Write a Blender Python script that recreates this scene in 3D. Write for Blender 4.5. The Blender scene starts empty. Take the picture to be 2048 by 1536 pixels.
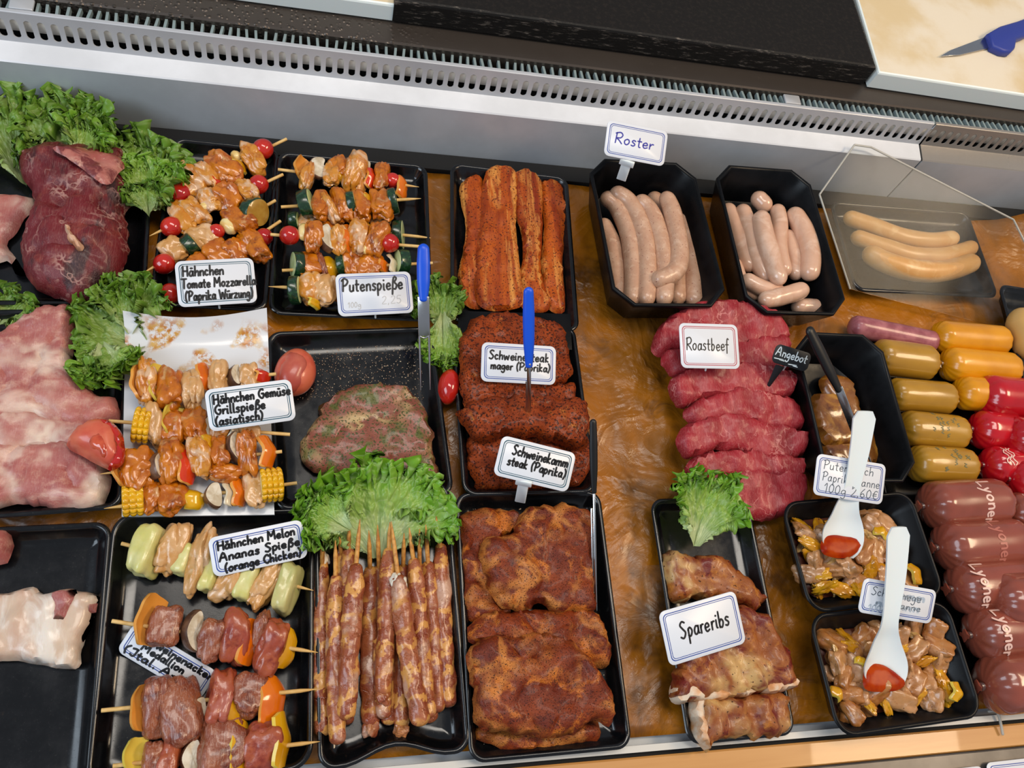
import bpy, math, random
import numpy as np
from mathutils import Vector, Matrix, noise, geometry
random.seed(7); rng = np.random.default_rng(7)
SC = bpy.context.scene; COL = SC.collection
# ---------------------------------------------------------------- camera
F, CH = 1610.0, 0.85                       # focal length in px of a 2048 px wide frame, height over the deck (m)
_d1 = np.array([7650 - 1024, 950 - 768, F]); _d1 /= np.linalg.norm(_d1)
_vy = -3700.0; _d2 = np.array([-(F * F + 182 * _vy) / 6626, _vy, F]); _d2 /= np.linalg.norm(_d2)
_d3 = np.cross(_d1, _d2)
CM = np.array([_d1, _d2, _d3]).T
def P(u, v, z=0.0):
    """point of the plane at height z that the photograph shows at pixel u, v"""
    d = CM.T @ np.array([(u - 1024) / F, (v - 768) / F, 1.0])
    return Vector(np.array([0, 0, CH]) + d * ((z - CH) / d[2]))
def mpp(u, v, z=0.0):
    return (P(u + 5, v, z) - P(u - 5, v, z)).length / 10
cam = bpy.data.cameras.new('camera'); cam.sensor_width = 36; cam.lens = F / 2048 * 36
cam.clip_start = .01; cam.clip_end = 50
co = bpy.data.objects.new('camera', cam); COL.objects.link(co); SC.camera = co
R = CM.T
co.matrix_world = Matrix(((R[0][0], -R[0][1], -R[0][2], 0), (R[1][0], -R[1][1], -R[1][2], 0), (R[2][0], -R[2][1], -R[2][2], CH), (0, 0, 0, 1)))
# ---------------------------------------------------------------- light
w = bpy.data.worlds.new('room'); SC.world = w; w.use_nodes = True
w.node_tree.nodes['Background'].inputs[0].default_value = (.80, .87, 1, 1)
w.node_tree.nodes['Background'].inputs[1].default_value = .34
def area(name, loc, target, sx, sy, power, color):
    l = bpy.data.lights.new(name, 'AREA'); l.shape = 'RECTANGLE'; l.size = sx; l.size_y = sy; l.energy = power; l.color = color
    o = bpy.data.objects.new(name, l); COL.objects.link(o); o.location = loc
    o.rotation_euler = (Vector(target) - Vector(loc)).to_track_quat('-Z', 'Y').to_euler()
    return o
area('window_daylight', (-1.9, -.5, 1.7), (.2, .4, 0), 1.5, 1.3, 36, (.74, .87, 1))
area('ceiling_light', (.35, .55, 2.3), (.3, .4, 0), 1.6, .5, 26, (1, .92, .82))
area('ceiling_light', (2.1, .2, 2.0), (.6, .4, 0), .9, .5, 30, (1, .76, .50))
SC.view_settings.view_transform = 'Standard'; SC.view_settings.look = 'None'
SC.view_settings.exposure = 0.0; SC.view_settings.gamma = 1.0; SC.view_settings.use_curve_mapping = False
# ---------------------------------------------------------------- mesh helpers
WO = {}
class MB:
    def __init__(s): s.v = []; s.f = []; s.m = []; s.uv = []
    def add(s, verts, faces, mi=0, uv=None):
        o = len(s.v); s.v += [tuple(p) for p in verts]
        for k, f in enumerate(faces):
            s.f.append(tuple(i + o for i in f)); s.m.append(mi[k] if isinstance(mi, (list, tuple)) else mi)
        s.uv += list(uv) if uv is not None else [(0, 0)] * len(verts)
        return s
def props(o, label, cat, group=None, kind=None):
    if label: o['label'] = label
    if cat: o['category'] = cat
    if group: o['group'] = group
    if kind: o['kind'] = kind
    return o
def mk(name, mb, mats, parent=None, loc=None, smooth=True):
    a = np.array(mb.v, float)
    if parent is not None: org = WO[parent]
    elif loc is not None: org = Vector(loc)
    else: org = Vector(((a[:, 0].min() + a[:, 0].max()) / 2, (a[:, 1].min() + a[:, 1].max()) / 2, a[:, 2].min()))
    a = a - np.array(org)
    me = bpy.data.meshes.new(name); me.from_pydata(a.tolist(), [], mb.f)
    for m in (mats if isinstance(mats, (list, tuple)) else [mats]): me.materials.append(m)
    me.polygons.foreach_set('material_index', mb.m)
    if smooth: me.polygons.foreach_set('use_smooth', [True] * len(mb.f))
    ul = me.uv_layers.new(name='UVMap'); li = np.zeros(len(me.loops), int); me.loops.foreach_get('vertex_index', li)
    ul.data.foreach_set('uv', np.array(mb.uv, float)[li].ravel())
    me.update()
    if smooth is True: me.set_sharp_from_angle(angle=math.radians(50))
    o = bpy.data.objects.new(name, me); COL.objects.link(o)
    if parent is not None: o.parent = parent
    else: o.location = org
    WO[o] = org
    return o
def thing(name, label, cat, loc, group=None):
    o = bpy.data.objects.new(name, None); o.empty_display_size = .02; COL.objects.link(o); o.location = loc; WO[o] = Vector(loc)
    return props(o, label, cat, group)
def smooth_path(p, n, closed=False):
    p = [np.array(q, float) for q in p]; N = len(p); out = []
    if N < 3 and not closed: out = [p[0] + (p[-1] - p[0]) * t for t in np.linspace(0, 1, n)]; return np.array(out)
    segs = N if closed else N - 1
    for i in range(segs):
        g = (lambda k: p[k % N]) if closed else (lambda k: p[min(max(k, 0), N - 1)])
        a, b, c, d = g(i - 1), g(i), g(i + 1), g(i + 2)
        for t in np.linspace(0, 1, 12, endpoint=False):
            out.append(.5 * (2 * b + (c - a) * t + (2 * a - 5 * b + 4 * c - d) * t * t + (3 * b - a - 3 * c + d) * t ** 3))
    out.append(p[0] if closed else p[-1]); out = np.array(out)
    L = np.concatenate([[0], np.cumsum(np.linalg.norm(np.diff(out, axis=0), axis=1))]); s = np.linspace(0, L[-1], n + 1 if closed else n)
    r = np.stack([np.interp(s, L, out[:, k]) for k in range(out.shape[1])], 1)
    return r[:-1] if closed else r
def sweep(mb, pts, rad, n=14, ns=24, dome=(1, 1), flat=(1, 1), up=(0, 0, 1), disp=None, mi=0):
    """tube along a smooth path; rad is a number or list; dome rounds the ends"""
    q = smooth_path(pts, 80); L = np.concatenate([[0], np.cumsum(np.linalg.norm(np.diff(q, axis=0), axis=1))]); T = L[-1]
    rl = np.atleast_1d(np.array(rad, float)); rf = lambda s: np.interp(s / T, np.linspace(0, 1, len(rl)), rl)
    S = list(np.linspace(0, T, ns))
    for e in range(2):
        if dome[e]:
            r = rf(0 if e == 0 else T) * dome[e]
            ds = r * (1 - np.cos(np.linspace(0.02, math.pi / 2, 6)))
            S = [s for s in S if (s > r if e == 0 else s < T - r)] + list(ds if e == 0 else T - ds)
    S = sorted(S); V = []; U = []
    for s in S:
        c = Vector([np.interp(s, L, q[:, k]) for k in range(3)])
        t = Vector([np.interp(min(s + .02 * T, T), L, q[:, k]) - np.interp(max(s - .02 * T, 0), L, q[:, k]) for k in range(3)]).normalized()
        sd = t.cross(Vector(up)); sd = sd.normalized() if sd.length > 1e-4 else Vector((1, 0, 0)); nn = sd.cross(t)
        r = rf(s)
        if dome[0] and s < rf(0) * dome[0]: k = 1 - s / (rf(0) * dome[0]); r *= math.sqrt(max(0, 1 - k * k))
        if dome[1] and T - s < rf(T) * dome[1]: k = 1 - (T - s) / (rf(T) * dome[1]); r *= math.sqrt(max(0, 1 - k * k))
        for j in range(n):
            a = 2 * math.pi * j / n; rr = r * (1 + (disp(s / T, a, c) if disp else 0))
            V.append(c + sd * (rr * flat[0] * math.cos(a)) + nn * (rr * flat[1] * math.sin(a))); U.append((s / T, j / n))
    K = len(S); Fc = [(i * n + j, i * n + (j + 1) % n, (i + 1) * n + (j + 1) % n, (i + 1) * n + j) for i in range(K - 1) for j in range(n)]
    Fc += [tuple(range(n))[::-1], tuple((K - 1) * n + j for j in range(n))]
    mb.add(V, Fc, mi, U); return mb
def loft(mb, loops, cap0=True, cap1=True, mi=0):
    n = len(loops[0]); V = [p for l in loops for p in l]
    Fc = [(i * n + j, i * n + (j + 1) % n, (i + 1) * n + (j + 1) % n, (i + 1) * n + j) for i in range(len(loops) - 1) for j in range(n)]
    if cap0: Fc.append(tuple(range(n))[::-1])
    if cap1: Fc.append(tuple((len(loops) - 1) * n + j for j in range(n)))
    mb.add(V, Fc, mi); return mb
def rrect(hx, hy, r, seg=6):
    r = max(min(r, hx * .99, hy * .99), .0004); out = []
    for cx, cy, a0 in ((hx - r, hy - r, 0), (-hx + r, hy - r, 90), (-hx + r, -hy + r, 180), (hx - r, -hy + r, 270)):
        for k in range(seg + 1):
            a = math.radians(a0 + 90 * k / seg); out.append((cx + r * math.cos(a), cy + r * math.sin(a)))
    return out
def box(mb, c, h, ax=None, bev=.001, mi=0):
    """bevelled box: centre, half sizes, axes"""
    ax = ax or (Vector((1, 0, 0)), Vector((0, 1, 0)), Vector((0, 0, 1))); c = Vector(c)
    lo = []
    for z, i in ((-h[2], bev), (-h[2] + bev, 0), (h[2] - bev, 0), (h[2], bev)):
        lo.append([c + ax[0] * x + ax[1] * y + ax[2] * z for x, y in rrect(h[0] - i, h[1] - i, bev * 1.5, 2)])
    return loft(mb, lo, mi=mi)
_T = {}
def ball(n=10):
    """cube-sphere directions"""
    if n in _T: return _T[n]
    V = {}; Fc = []; L = []
    def vid(p):
        k = tuple(np.round(p, 6))
        if k not in V: V[k] = len(L); L.append(np.array(p) / np.linalg.norm(p))
        return V[k]
    g = np.tan(np.linspace(-1, 1, n + 1) * math.pi / 4)
    for ax in range(3):
        for sg in (-1, 1):
            def pt(a, b):
                p = [0, 0, 0]; p[ax] = sg; p[(ax + 1) % 3] = g[a]; p[(ax + 2) % 3] = g[b]; return p
            for a in range(n):
                for b in range(n):
                    q = [vid(pt(a, b)), vid(pt(a + 1, b)), vid(pt(a + 1, b + 1)), vid(pt(a, b + 1))]
                    Fc.append(tuple(q if sg > 0 else q[::-1]))
    _T[n] = (np.array(L), Fc); return _T[n]
def blob(mb, c, ax, h, e=2.6, amp=.12, fr=1.4, seed=0, fold=0, mi=0, n=10):
    """lumpy super-ellipsoid: ax three unit axes, h half sizes, fold adds a crease"""
    D, Fc = ball(n); c = Vector(c); V = []; U = []
    for d in D:
        s = 1 / (abs(d[0]) ** e + abs(d[1]) ** e + abs(d[2]) ** e) ** (1 / e)
        q = Vector(d) * fr + Vector((seed * 7.3, seed * 3.1, seed * 1.7))
        k = 1 + amp * noise.noise(q) * 1.6 + amp * .5 * noise.noise(q * 2.7)
        if fold:
            t = noise.noise(Vector((d[0] * 1.1 + seed * 5.1, d[1] * 1.1, d[2] * 1.1 + seed)));
            k -= fold * math.exp(-(t / .10) ** 2)
        p = d * s * k
        V.append(c + ax[0] * (p[0] * h[0]) + ax[1] * (p[1] * h[1]) + ax[2] * (p[2] * h[2])); U.append((p[0], p[1]))
    mb.add(V, Fc, mi, U); return mb
def outline(px, z, n=None): return [P(u, v, z) for u, v in px]
def slab(mb, px, z, t, R=None, bump=.0015, bfr=60, edge=.0012, h=.006, seed=0, slope=(0, 0), mi=0, low=.35, fine=0, hills=(), crease=0, ribs=None):
    """soft slice with the outline px (pixels, read at its mid height), rounded edge R, lumpy top; slope leans it"""
    w = np.array([tuple(P(u, v, z + t * .5))[:2] for u, v in px]); c = w.mean(0)
    per = np.linalg.norm(np.roll(w, -1, 0) - w, axis=1).sum(); nb = max(24, int(per / h))
    b = smooth_path(w, nb, closed=True)
    if np.sum(b[:, 0] * np.roll(b[:, 1], -1) - b[:, 1] * np.roll(b[:, 0], -1)) < 0: b = b[::-1]
    nr = np.roll(b, -1, 0) - np.roll(b, 1, 0); nr = np.stack([nr[:, 1], -nr[:, 0]], 1); nr /= np.linalg.norm(nr, axis=1)[:, None]
    for i in range(nb):
        q = Vector((b[i, 0] * 90, b[i, 1] * 90, seed * 3.7)); b[i] += nr[i] * edge * (noise.noise(q) * 1.6 + noise.noise(q * 2.9) * .7)
    R = R or t * .8; mn, mx = b.min(0), b.max(0); pts = []
    ys = np.arange(mn[1], mx[1], h * .87)
    for k, y in enumerate(ys):
        for x in np.arange(mn[0] + (k % 2) * h / 2, mx[0], h): pts.append((x + rng.uniform(-.15, .15) * h, y + rng.uniform(-.15, .15) * h))
    pts = np.array(pts); pth = b; ins = np.zeros(len(pts), bool)
    x0, y0 = pth[:, 0], pth[:, 1]; x1, y1 = np.roll(x0, -1), np.roll(y0, -1)
    for i in range(nb):
        cnd = ((y0[i] > pts[:, 1]) != (y1[i] > pts[:, 1])); den = (y1[i] - y0[i]) or 1e-9
        ins ^= cnd & (pts[:, 0] < (x1[i] - x0[i]) * (pts[:, 1] - y0[i]) / den + x0[i])
    pts = pts[ins]; D = np.sqrt(((pts[:, None, :] - b[None]) ** 2).sum(2)).min(1); k = D > h * .55; pts, D = pts[k], D[k]
    allp = [Vector(p) for p in b] + [Vector(p) for p in pts]
    res = geometry.delaunay_2d_cdt(allp, [(i, (i + 1) % nb) for i in range(nb)], [], 1, 1e-7)
    vv, tri, og = res[0], res[2], res[3]; dist = []
    for v, o in zip(vv, og):
        o0 = o[0] if len(o) else 0
        dist.append(0 if o0 < nb else D[o0 - nb])
    top = []; bot = []; zm = z + t * low
    for v, d in zip(vv, dist):
        f = math.sqrt(max(0, 1 - (1 - min(1, d / R)) ** 2)); q = Vector((v.x * bfr, v.y * bfr, seed * 5.3))
        bb = (noise.noise(q) * 1.3 + noise.noise(q * 2.3) * .6) * bump * min(1, d / (R * .7)) + (noise.noise(q * 6) * fine * min(1, d / .003) if fine else 0)
        sl = slope[0] * (v.x - c[0]) + slope[1] * (v.y - c[1])
        if crease: bb -= crease * math.exp(-(noise.noise(Vector((v.x * 26 + seed, v.y * 26, seed * 2.3))) / .085) ** 2) * min(1, d / (R * .5))
        if ribs: bb += ribs[2] * math.sin(6.283 * (v.x * math.cos(ribs[0]) + v.y * math.sin(ribs[0]) + .006 * noise.noise(q)) / ribs[1]) * min(1, d / (R * .6))
        for hu, hv, hr, hh in hills:
            p = P(hu, hv, z); r = mpp(hu, hv, z) * hr; bb += hh * math.exp(-((v.x - p.x) ** 2 + (v.y - p.y) ** 2) / r ** 2)
        top.append((v.x, v.y, zm + t * (1 - low) * f + bb + sl)); bot.append((v.x, v.y, zm - t * low * f + sl))
    N = len(vv); idx = [i if dist[i] == 0 else i + N for i in range(N)]
    Fc = [tuple(f) for f in tri] + [tuple(idx[i] for i in f[::-1]) for f in tri]
    w0, w1 = b.min(0), b.max(0); uv = [((v.x - w0[0]) / (w1[0] - w0[0]), (v.y - w0[1]) / (w1[1] - w0[1])) for v in vv]
    mb.add(top + bot, Fc, mi, uv + uv); return mb
def rectfit(px, z):
    a, b, c, d = [P(u, v, z) for u, v in px]; ctr = (a + b + c + d) / 4
    ex = ((b - a) + (c - d)) / 2; ey = ((a - d) + (b - c)) / 2; W, H = ex.length, ey.length
    ex.normalize(); ey.normalize(); m = (ex + Vector((ey.y, -ey.x, 0))).normalized()
    return ctr, m, Vector((-m.y, m.x, 0)), W / 2, H / 2
# ---------------------------------------------------------------- materials
def hexc(h):
    h = h.lstrip('#'); c = [int(h[i:i + 2], 16) / 255 for i in (0, 2, 4)]
    return tuple(x / 12.92 if x <= .04045 else ((x + .055) / 1.055) ** 2.4 for x in c) + (1,)
class N:
    def __init__(s, name):
        s.m = bpy.data.materials.new(name); s.m.use_nodes = True; s.t = s.m.node_tree; s.b = s.t.nodes['Principled BSDF']; s.out = s.t.nodes['Material Output']
    def n(s, ty, ins=None, **kw):
        x = s.t.nodes.new('ShaderNode' + ty)
        for k, v in kw.items(): setattr(x, k, v)
        for k, v in (ins or {}).items(): s.set(x.inputs[k], v)
        return x
    def set(s, i, v):
        if hasattr(v, 'is_output'): s.t.links.new(v, i)
        else: i.default_value = v
    def p(s, **kw):
        for k, v in kw.items(): s.set(s.b.inputs[k.replace('_', ' ')], v)
        return s
    def co(s, scale=1, stretch=(1, 1, 1), rot=(0, 0, 0), uv=False, vary=True):
        c = s.n('TexCoord').outputs['UV' if uv else 'Object']
        if vary:
            r = s.n('ObjectInfo').outputs['Random']; r = s.n('Math', {0: r, 1: 7.0}, operation='MULTIPLY').outputs[0]
            c = s.n('VectorMath', {0: c, 1: r}, operation='ADD').outputs[0]
        return s.n('Mapping', {0: c, 2: rot, 3: tuple(scale * k for k in stretch)}).outputs[0]
    def noise(s, co, sc, det=4, rough=.55, dist=0):
        x = s.n('TexNoise', {'Vector': co, 'Scale': sc, 'Detail': det, 'Roughness': rough, 'Distortion': dist}); return x.outputs[0]
    def ramp(s, f, lo, hi, a=0.0, b=1.0):
        return s.n('MapRange', {0: f, 1: lo, 2: hi, 3: a, 4: b}, interpolation_type='SMOOTHSTEP').outputs[0]
    def mix(s, f, a, b):
        x = s.n('Mix', data_type='RGBA'); s.set(x.inputs[0], f); s.set(x.inputs[6], a); s.set(x.inputs[7], b); return x.outputs[2]
    def mul(s, a, b): return s.n('Math', {0: a, 1: b}, operation='MULTIPLY').outputs[0]
    def add(s, a, b): return s.n('Math', {0: a, 1: b}, operation='ADD').outputs[0]
    def bump(s, h, st, dist=.001):
        return s.n('Bump', {'Height': h, 'Strength': st, 'Distance': dist}).outputs[0]
MATS = {}
def simple(name, col, rough=.5, metal=0, coat=0, bump=0, bs=300, vary=0, col2=None, vs=40, spec=.5, trans=0, sss=0, stretch=(1, 1, 1), ior=1.45):
    m = N(name); c = m.co(1, stretch)
    base = hexc(col)
    if col2: base = m.mix(m.ramp(m.noise(c, vs, 5), .35, .65), hexc(col), hexc(col2))
    m.p(Base_Color=base, Roughness=rough, Metallic=metal, Coat_Weight=coat, Coat_Roughness=.08, Specular_IOR_Level=spec, Transmission_Weight=trans, IOR=ior)
    if sss: m.p(Subsurface_Weight=sss, Subsurface_Radius=(.006, .003, .002), Subsurface_Scale=.6)
    if bump: m.p(Normal=m.bump(m.noise(c, bs, 3), bump))
    MATS[name] = m.m; return m.m
def meat(name, c1, c2, fat=None, fs=35, fw=.07, dist=.5, patch=None, pamt=(.62, .7), ps=25, speck=None, sps=(.64, .68), spsc=500, rough=.35, coat=.3, spec=.5, bump=.35, bs=220,
         cs=30, stretch=(1, 1, 1), rot=(0, 0, 0), fatamt=1.0, grain=0, c3=None, c3s=90, fm=(.35, .6)):
    """flesh: c1/c2 mottled, fat veins on cell borders, larger fat patches, spice specks"""
    m = N(name); c = m.co(1); cst = m.co(1, stretch, rot)
    base = m.mix(m.ramp(m.noise(cst, cs, 5, .6), .32, .68), hexc(c1), hexc(c2)); h = m.noise(cst, bs, 4, .65)
    if c3: base = m.mix(m.ramp(m.noise(c, c3s, 5, .7), .5, .7), base, hexc(c3))
    if patch:
        pf = m.ramp(m.noise(cst, ps, 5, .6, .6), *pamt); base = m.mix(pf, base, hexc(patch))
    if fat:
        dn = m.n('TexNoise', {'Vector': c, 'Scale': fs * 1.2, 'Detail': 3}).outputs[1]
        d = m.n('VectorMath', {0: dn, 1: (dist / fs * 2,) * 3}, operation='MULTIPLY').outputs[0]
        cc = m.n('VectorMath', {0: cst, 1: d}, operation='ADD').outputs[0]
        v = m.n('TexVoronoi', {'Vector': cc, 'Scale': fs}, feature='DISTANCE_TO_EDGE').outputs[0]
        f = m.ramp(v, 0.0, fw, 1, 0); f = m.mul(f, m.ramp(m.noise(c, fs * .7, 3), *fm)); f = m.mul(f, fatamt)
        base = m.mix(f, base, hexc(fat))
    if grain:
        g = m.noise(m.co(1, (1, .08, 1), rot), 900, 3, .7); base = m.mix(m.ramp(g, .45, .75, 0, grain), base, hexc(fat or '#f0d8c8')); h = m.add(h, m.mul(g, .6))
    if speck:
        s_ = m.ramp(m.noise(c, spsc, 2, .5), *sps); base = m.mix(s_, base, hexc(speck)); h = m.add(h, m.mul(s_, .5))
    m.p(Base_Color=base, Roughness=rough, Specular_IOR_Level=spec, Coat_Weight=coat, Coat_Roughness=.12, Subsurface_Weight=.12, Subsurface_Radius=(.005, .002, .001), Subsurface_Scale=.5)
    m.p(Normal=m.bump(h, bump, .0012))
    MATS[name] = m.m; return m.m
# setting and hardware
def steel(name, col, rough, metal=1.0, streak=.5, bump=.02):
    m = N(name); c = m.co(1, (.06, 1, 1)); n1 = m.noise(c, 500, 3); n2 = m.noise(m.co(1), 9, 5, .6)
    n3 = m.ramp(m.noise(m.co(1, (1, 1, .4)), 60, 6, .75), .6, .72)
    r = m.add(m.ramp(n2, .35, .7, rough - .05, rough + .1), m.mul(n3, .15))
    m.p(Base_Color=m.mix(m.ramp(n2, .3, .7), hexc(col), tuple(x * .82 for x in hexc(col)[:3]) + (1,)), Metallic=metal, Roughness=r, Normal=m.bump(n1, bump, .0005)); MATS[name] = m.m
steel('brushed_steel', '#c3c9cf', .42, metal=.2); steel('painted_rail', '#bfc1c5', .42, metal=.25); steel('lit_strip_steel', '#e2e4e8', .38, metal=.1); steel('dull_steel', '#5f564f', .32, metal=.7)  # sloped strip's paler steel has the light it catches put into its colour
m_ = MATS['dull_steel']; nt = m_.node_tree; B_ = nt.nodes['Principled BSDF']; tc = nt.nodes.new('ShaderNodeTexCoord'); vo = nt.nodes.new('ShaderNodeTexVoronoi'); vo.inputs['Scale'].default_value = 170; nt.links.new(tc.outputs['Object'], vo.inputs['Vector'])
r1 = nt.nodes.new('ShaderNodeMapRange'); r1.inputs[1].default_value = .42; r1.inputs[2].default_value = .1; nt.links.new(vo.outputs[0], r1.inputs[0]); sp = nt.nodes.new('ShaderNodeSeparateXYZ'); nt.links.new(tc.outputs['Object'], sp.inputs[0]); r2 = nt.nodes.new('ShaderNodeMapRange'); r2.inputs[1].default_value = -.55; r2.inputs[2].default_value = -.75; nt.links.new(sp.outputs[0], r2.inputs[0])
mm = nt.nodes.new('ShaderNodeMath'); mm.operation = 'MULTIPLY'; nt.links.new(r1.outputs[0], mm.inputs[0]); nt.links.new(r2.outputs[0], mm.inputs[1]); bb_ = nt.nodes.new('ShaderNodeBump'); bb_.inputs['Strength'].default_value = .8; bb_.inputs['Distance'].default_value = .0015; nt.links.new(mm.outputs[0], bb_.inputs['Height']); nt.links.new(bb_.outputs[0], B_.inputs['Normal'])
steel('unused_steel', '#888888', .3); steel('wet_steel', '#9a948d', .32, metal=.4)
steel('shiny_steel', '#c6c6c6', .22)
simple('dark_void', '#0b0c0e', .8); simple('fin_metal', '#8c9c9d', .45, metal=.2)
def blackware(name, rough, dirt=.1):
    m = N(name); c = m.co(1); n1 = m.ramp(m.noise(c, 700, 2), .66, .70); n2 = m.noise(c, 22, 5, .65); n3 = m.ramp(m.noise(c, 130, 4, .7), .62, .75)
    m.p(Base_Color=m.mix(m.mul(n3, dirt), m.mix(m.ramp(n2, .35, .7), hexc('#08090b'), hexc('#0f1013')), hexc('#5c4634')), Roughness=m.add(m.ramp(n2, .3, .7, rough - .06, rough + .08), m.mul(n1, .1)),
        Normal=m.bump(m.noise(c, 900, 2), .04, .0004), Specular_IOR_Level=.5); MATS[name] = m.m
blackware('black_melamine', .18); blackware('black_plastic', .32, .05); MATS['black_plastic'].node_tree.nodes['Principled BSDF'].inputs['Specular IOR Level'].default_value = .16
m = N('stone'); c = m.co(1); m.p(Base_Color=m.mix(m.ramp(m.noise(c, 160, 5, .7), .45, .7), hexc('#0f0c0a'), hexc('#1d1814')), Roughness=.7, Specular_IOR_Level=.25, Normal=m.bump(m.noise(c, 200, 4), .25)); MATS['stone'] = m.m
m = N('stone_edge'); c = m.co(1, (.15, 1, 1)); m.p(Base_Color=m.mix(m.ramp(m.noise(c, 300, 5, .75), .54, .68), hexc('#0c0b0a'), hexc('#6a625a')), Roughness=.6, Specular_IOR_Level=.3, Normal=m.bump(m.noise(c, 300, 4), .6)); MATS['stone_edge'] = m.m
m = N('board'); c = m.co(1); n1 = m.noise(c, 7, 5, .6); n2 = m.noise(m.co(1, (.3, 1, 1), (0, 0, .6)), 140, 3)
m.p(Base_Color=m.mix(m.ramp(n1, .42, .66), hexc('#e0d4be'), hexc('#d3bd94')), Roughness=.5, Normal=m.bump(n2, .15), Subsurface_Weight=.1, Subsurface_Radius=(.01, .01, .01)); MATS['board'] = m.m
simple('board_edge', '#e3ebe8', .4, sss=.1)
m = N('paper'); c = m.co(1); n1 = m.noise(c, 5, 6, .6, .8); n2 = m.noise(c, 22, 5, .7, 1.0); n3 = m.ramp(m.noise(c, 6.5, 5, .65), .53, .68)
base = m.mix(m.ramp(n1, .35, .65), hexc('#a8660e'), hexc('#7e4e12')); base = m.mix(m.ramp(n2, .55, .7, 0, .55), base, hexc('#583510')); base = m.mix(m.mul(n3, .75), base, hexc('#2c1a0c'))
wv = m.n('TexWave', {'Vector': m.co(1, (1, .6, 1), (0, 0, .5)), 'Scale': 9.0, 'Distortion': 9.0, 'Detail': 3.0, 'Detail Scale': 1.3}).outputs[1]
m.p(Base_Color=base, Roughness=m.ramp(n2, .3, .7, .2, .45), Normal=m.bump(m.add(m.mul(wv, .9), m.add(m.mul(n2, 1.0), m.mul(m.n('Math', {0: m.n('Math', {0: m.noise(c, 11, 3, .5, 1.2), 1: .5}, operation='SUBTRACT').outputs[0]}, operation='ABSOLUTE').outputs[0], -6.0))), .45, .004), Coat_Weight=.15, Coat_Roughness=.2, Specular_IOR_Level=.4); MATS['paper'] = m.m
m = N('ledge_wood'); c = m.co(1, (.06, 1, 1)); m.p(Base_Color=m.mix(m.ramp(m.noise(c, 60, 5), .3, .7), hexc('#b27838'), hexc('#c08a4a')), Roughness=.35, Coat_Weight=.3); MATS['ledge_wood'] = m.m
simple('white_trim', '#c9c5bd', .35); simple('grey_rail', '#6b6763', .35, metal=.4, col2='#57534f', vs=14)
# cards, plastics
simple('card_white', '#d9dce2', .32); simple('line_blue', '#2f4a96', .4); simple('line_teal', '#1f4d5e', .4); simple('line_red', '#a83246', .4)
simple('ink_black', '#131316', .45); simple('ink_blue', '#1d2494', .45); simple('ink_faded', '#b9b8b6', .5); simple('ink_thin', '#46515c', .5); simple('chalk_white', '#cfdbe0', .8); simple('slate_black', '#14181c', .5)
simple('smudge_grey', '#a9b4c0', .5)
simple('blue_plastic', '#0f4fd0', .35, spec=.5); simple('navy_plastic', '#2b3a8c', .45); simple('black_handle', '#0d0d0e', .4); simple('white_plastic', '#dfe6e6', .28, sss=.1); simple('cream_plastic', '#ddd8cc', .4)
# food
simple('bamboo', '#dcb877', .5, col2='#c99d58', vs=70, stretch=(1, 1, 1)); simple('bamboo_spiced', '#cf9647', .45, col2='#a86a2c', vs=180)
meat('glazed_chicken', '#c8750c', '#a85206', patch='#c79660', pamt=(.56, .72), ps=60, c3='#7c3606', c3s=70, rough=.24, coat=.5, bump=.3, bs=260, cs=60)
meat('light_chicken', '#cf9038', '#c07612', patch='#d2ac88', pamt=(.48, .64), ps=60, c3='#a8560a', c3s=55, rough=.24, coat=.5, bump=.3, bs=260, cs=50)
meat('raw_chicken', '#cda06c', '#c08a48', patch='#d6b490', pamt=(.5, .68), ps=55, rough=.26, coat=.45, bump=.28, bs=260, cs=50, speck='#5a3a22', sps=(.74, .77))
meat('skewer_pork', '#7c3820', '#94502c', patch='#a86648', pamt=(.6, .75), ps=60, c3='#5a1f12', c3s=80, rough=.3, coat=.35, bump=.55, bs=170, cs=45, grain=.25)
meat('pink_pork', '#96402e', '#a4522c', patch='#aa6050', pamt=(.55, .7), ps=50, c3='#7c2a1c', c3s=60, rough=.3, coat=.35, bump=.4, bs=170, cs=45)
simple('tomato', '#a81512', .14, coat=.7, col2='#c22a1c', vs=30, sss=.1); simple('tomato_flesh', '#c2503a', .3, coat=.25, col2='#cf6a4c', vs=45, sss=.2, bump=.15, bs=160)
simple('tomato_pale', '#c06a52', .32, coat=.2, col2='#ad4a3c', vs=30, sss=.2); simple('tomato_jelly', '#a83218', .1, coat=.9, col2='#c65230', vs=80, bump=.4, bs=120)
simple('pepper_yellow', '#dba40c', .18, coat=.6, col2='#c98d08', vs=30, sss=.1); simple('pepper_orange', '#dd7206', .18, coat=.6, col2='#cf6004', vs=30, sss=.1); simple('pepper_red', '#bf2408', .18, coat=.6, col2='#d23a10', vs=30, sss=.1)
simple('pepper_inner', '#e3a04a', .35, coat=.3, col2='#dd9238', vs=40, sss=.1); simple('pepper_inner_yellow', '#dcc04c', .35, coat=.3, sss=.1)
m = N('courgette_skin'); c = m.co(1); m.p(Base_Color=m.mix(m.ramp(m.noise(c, 240, 4, .7), .5, .72), hexc('#12301a'), hexc('#2f5a30')), Roughness=.25, Coat_Weight=.4); MATS['courgette_skin'] = m.m
simple('courgette_flesh', '#c3cf9a', .3, coat=.3, col2='#b3c080', vs=60, sss=.2); simple('courgette_glazed', '#b08a3a', .25, coat=.5, col2='#a07024', vs=60)
simple('mushroom_white', '#d9cfbb', .6, col2='#b9a88c', vs=90, bump=.3, bs=150); simple('mushroom_brown', '#6e4c34', .4, col2='#4a3022', vs=80, bump=.3, coat=.3)
simple('corn', '#e0ac14', .25, coat=.5, col2='#d39a0e', vs=60, sss=.15); simple('corn_core', '#e2cc84', .5, sss=.1)
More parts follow.
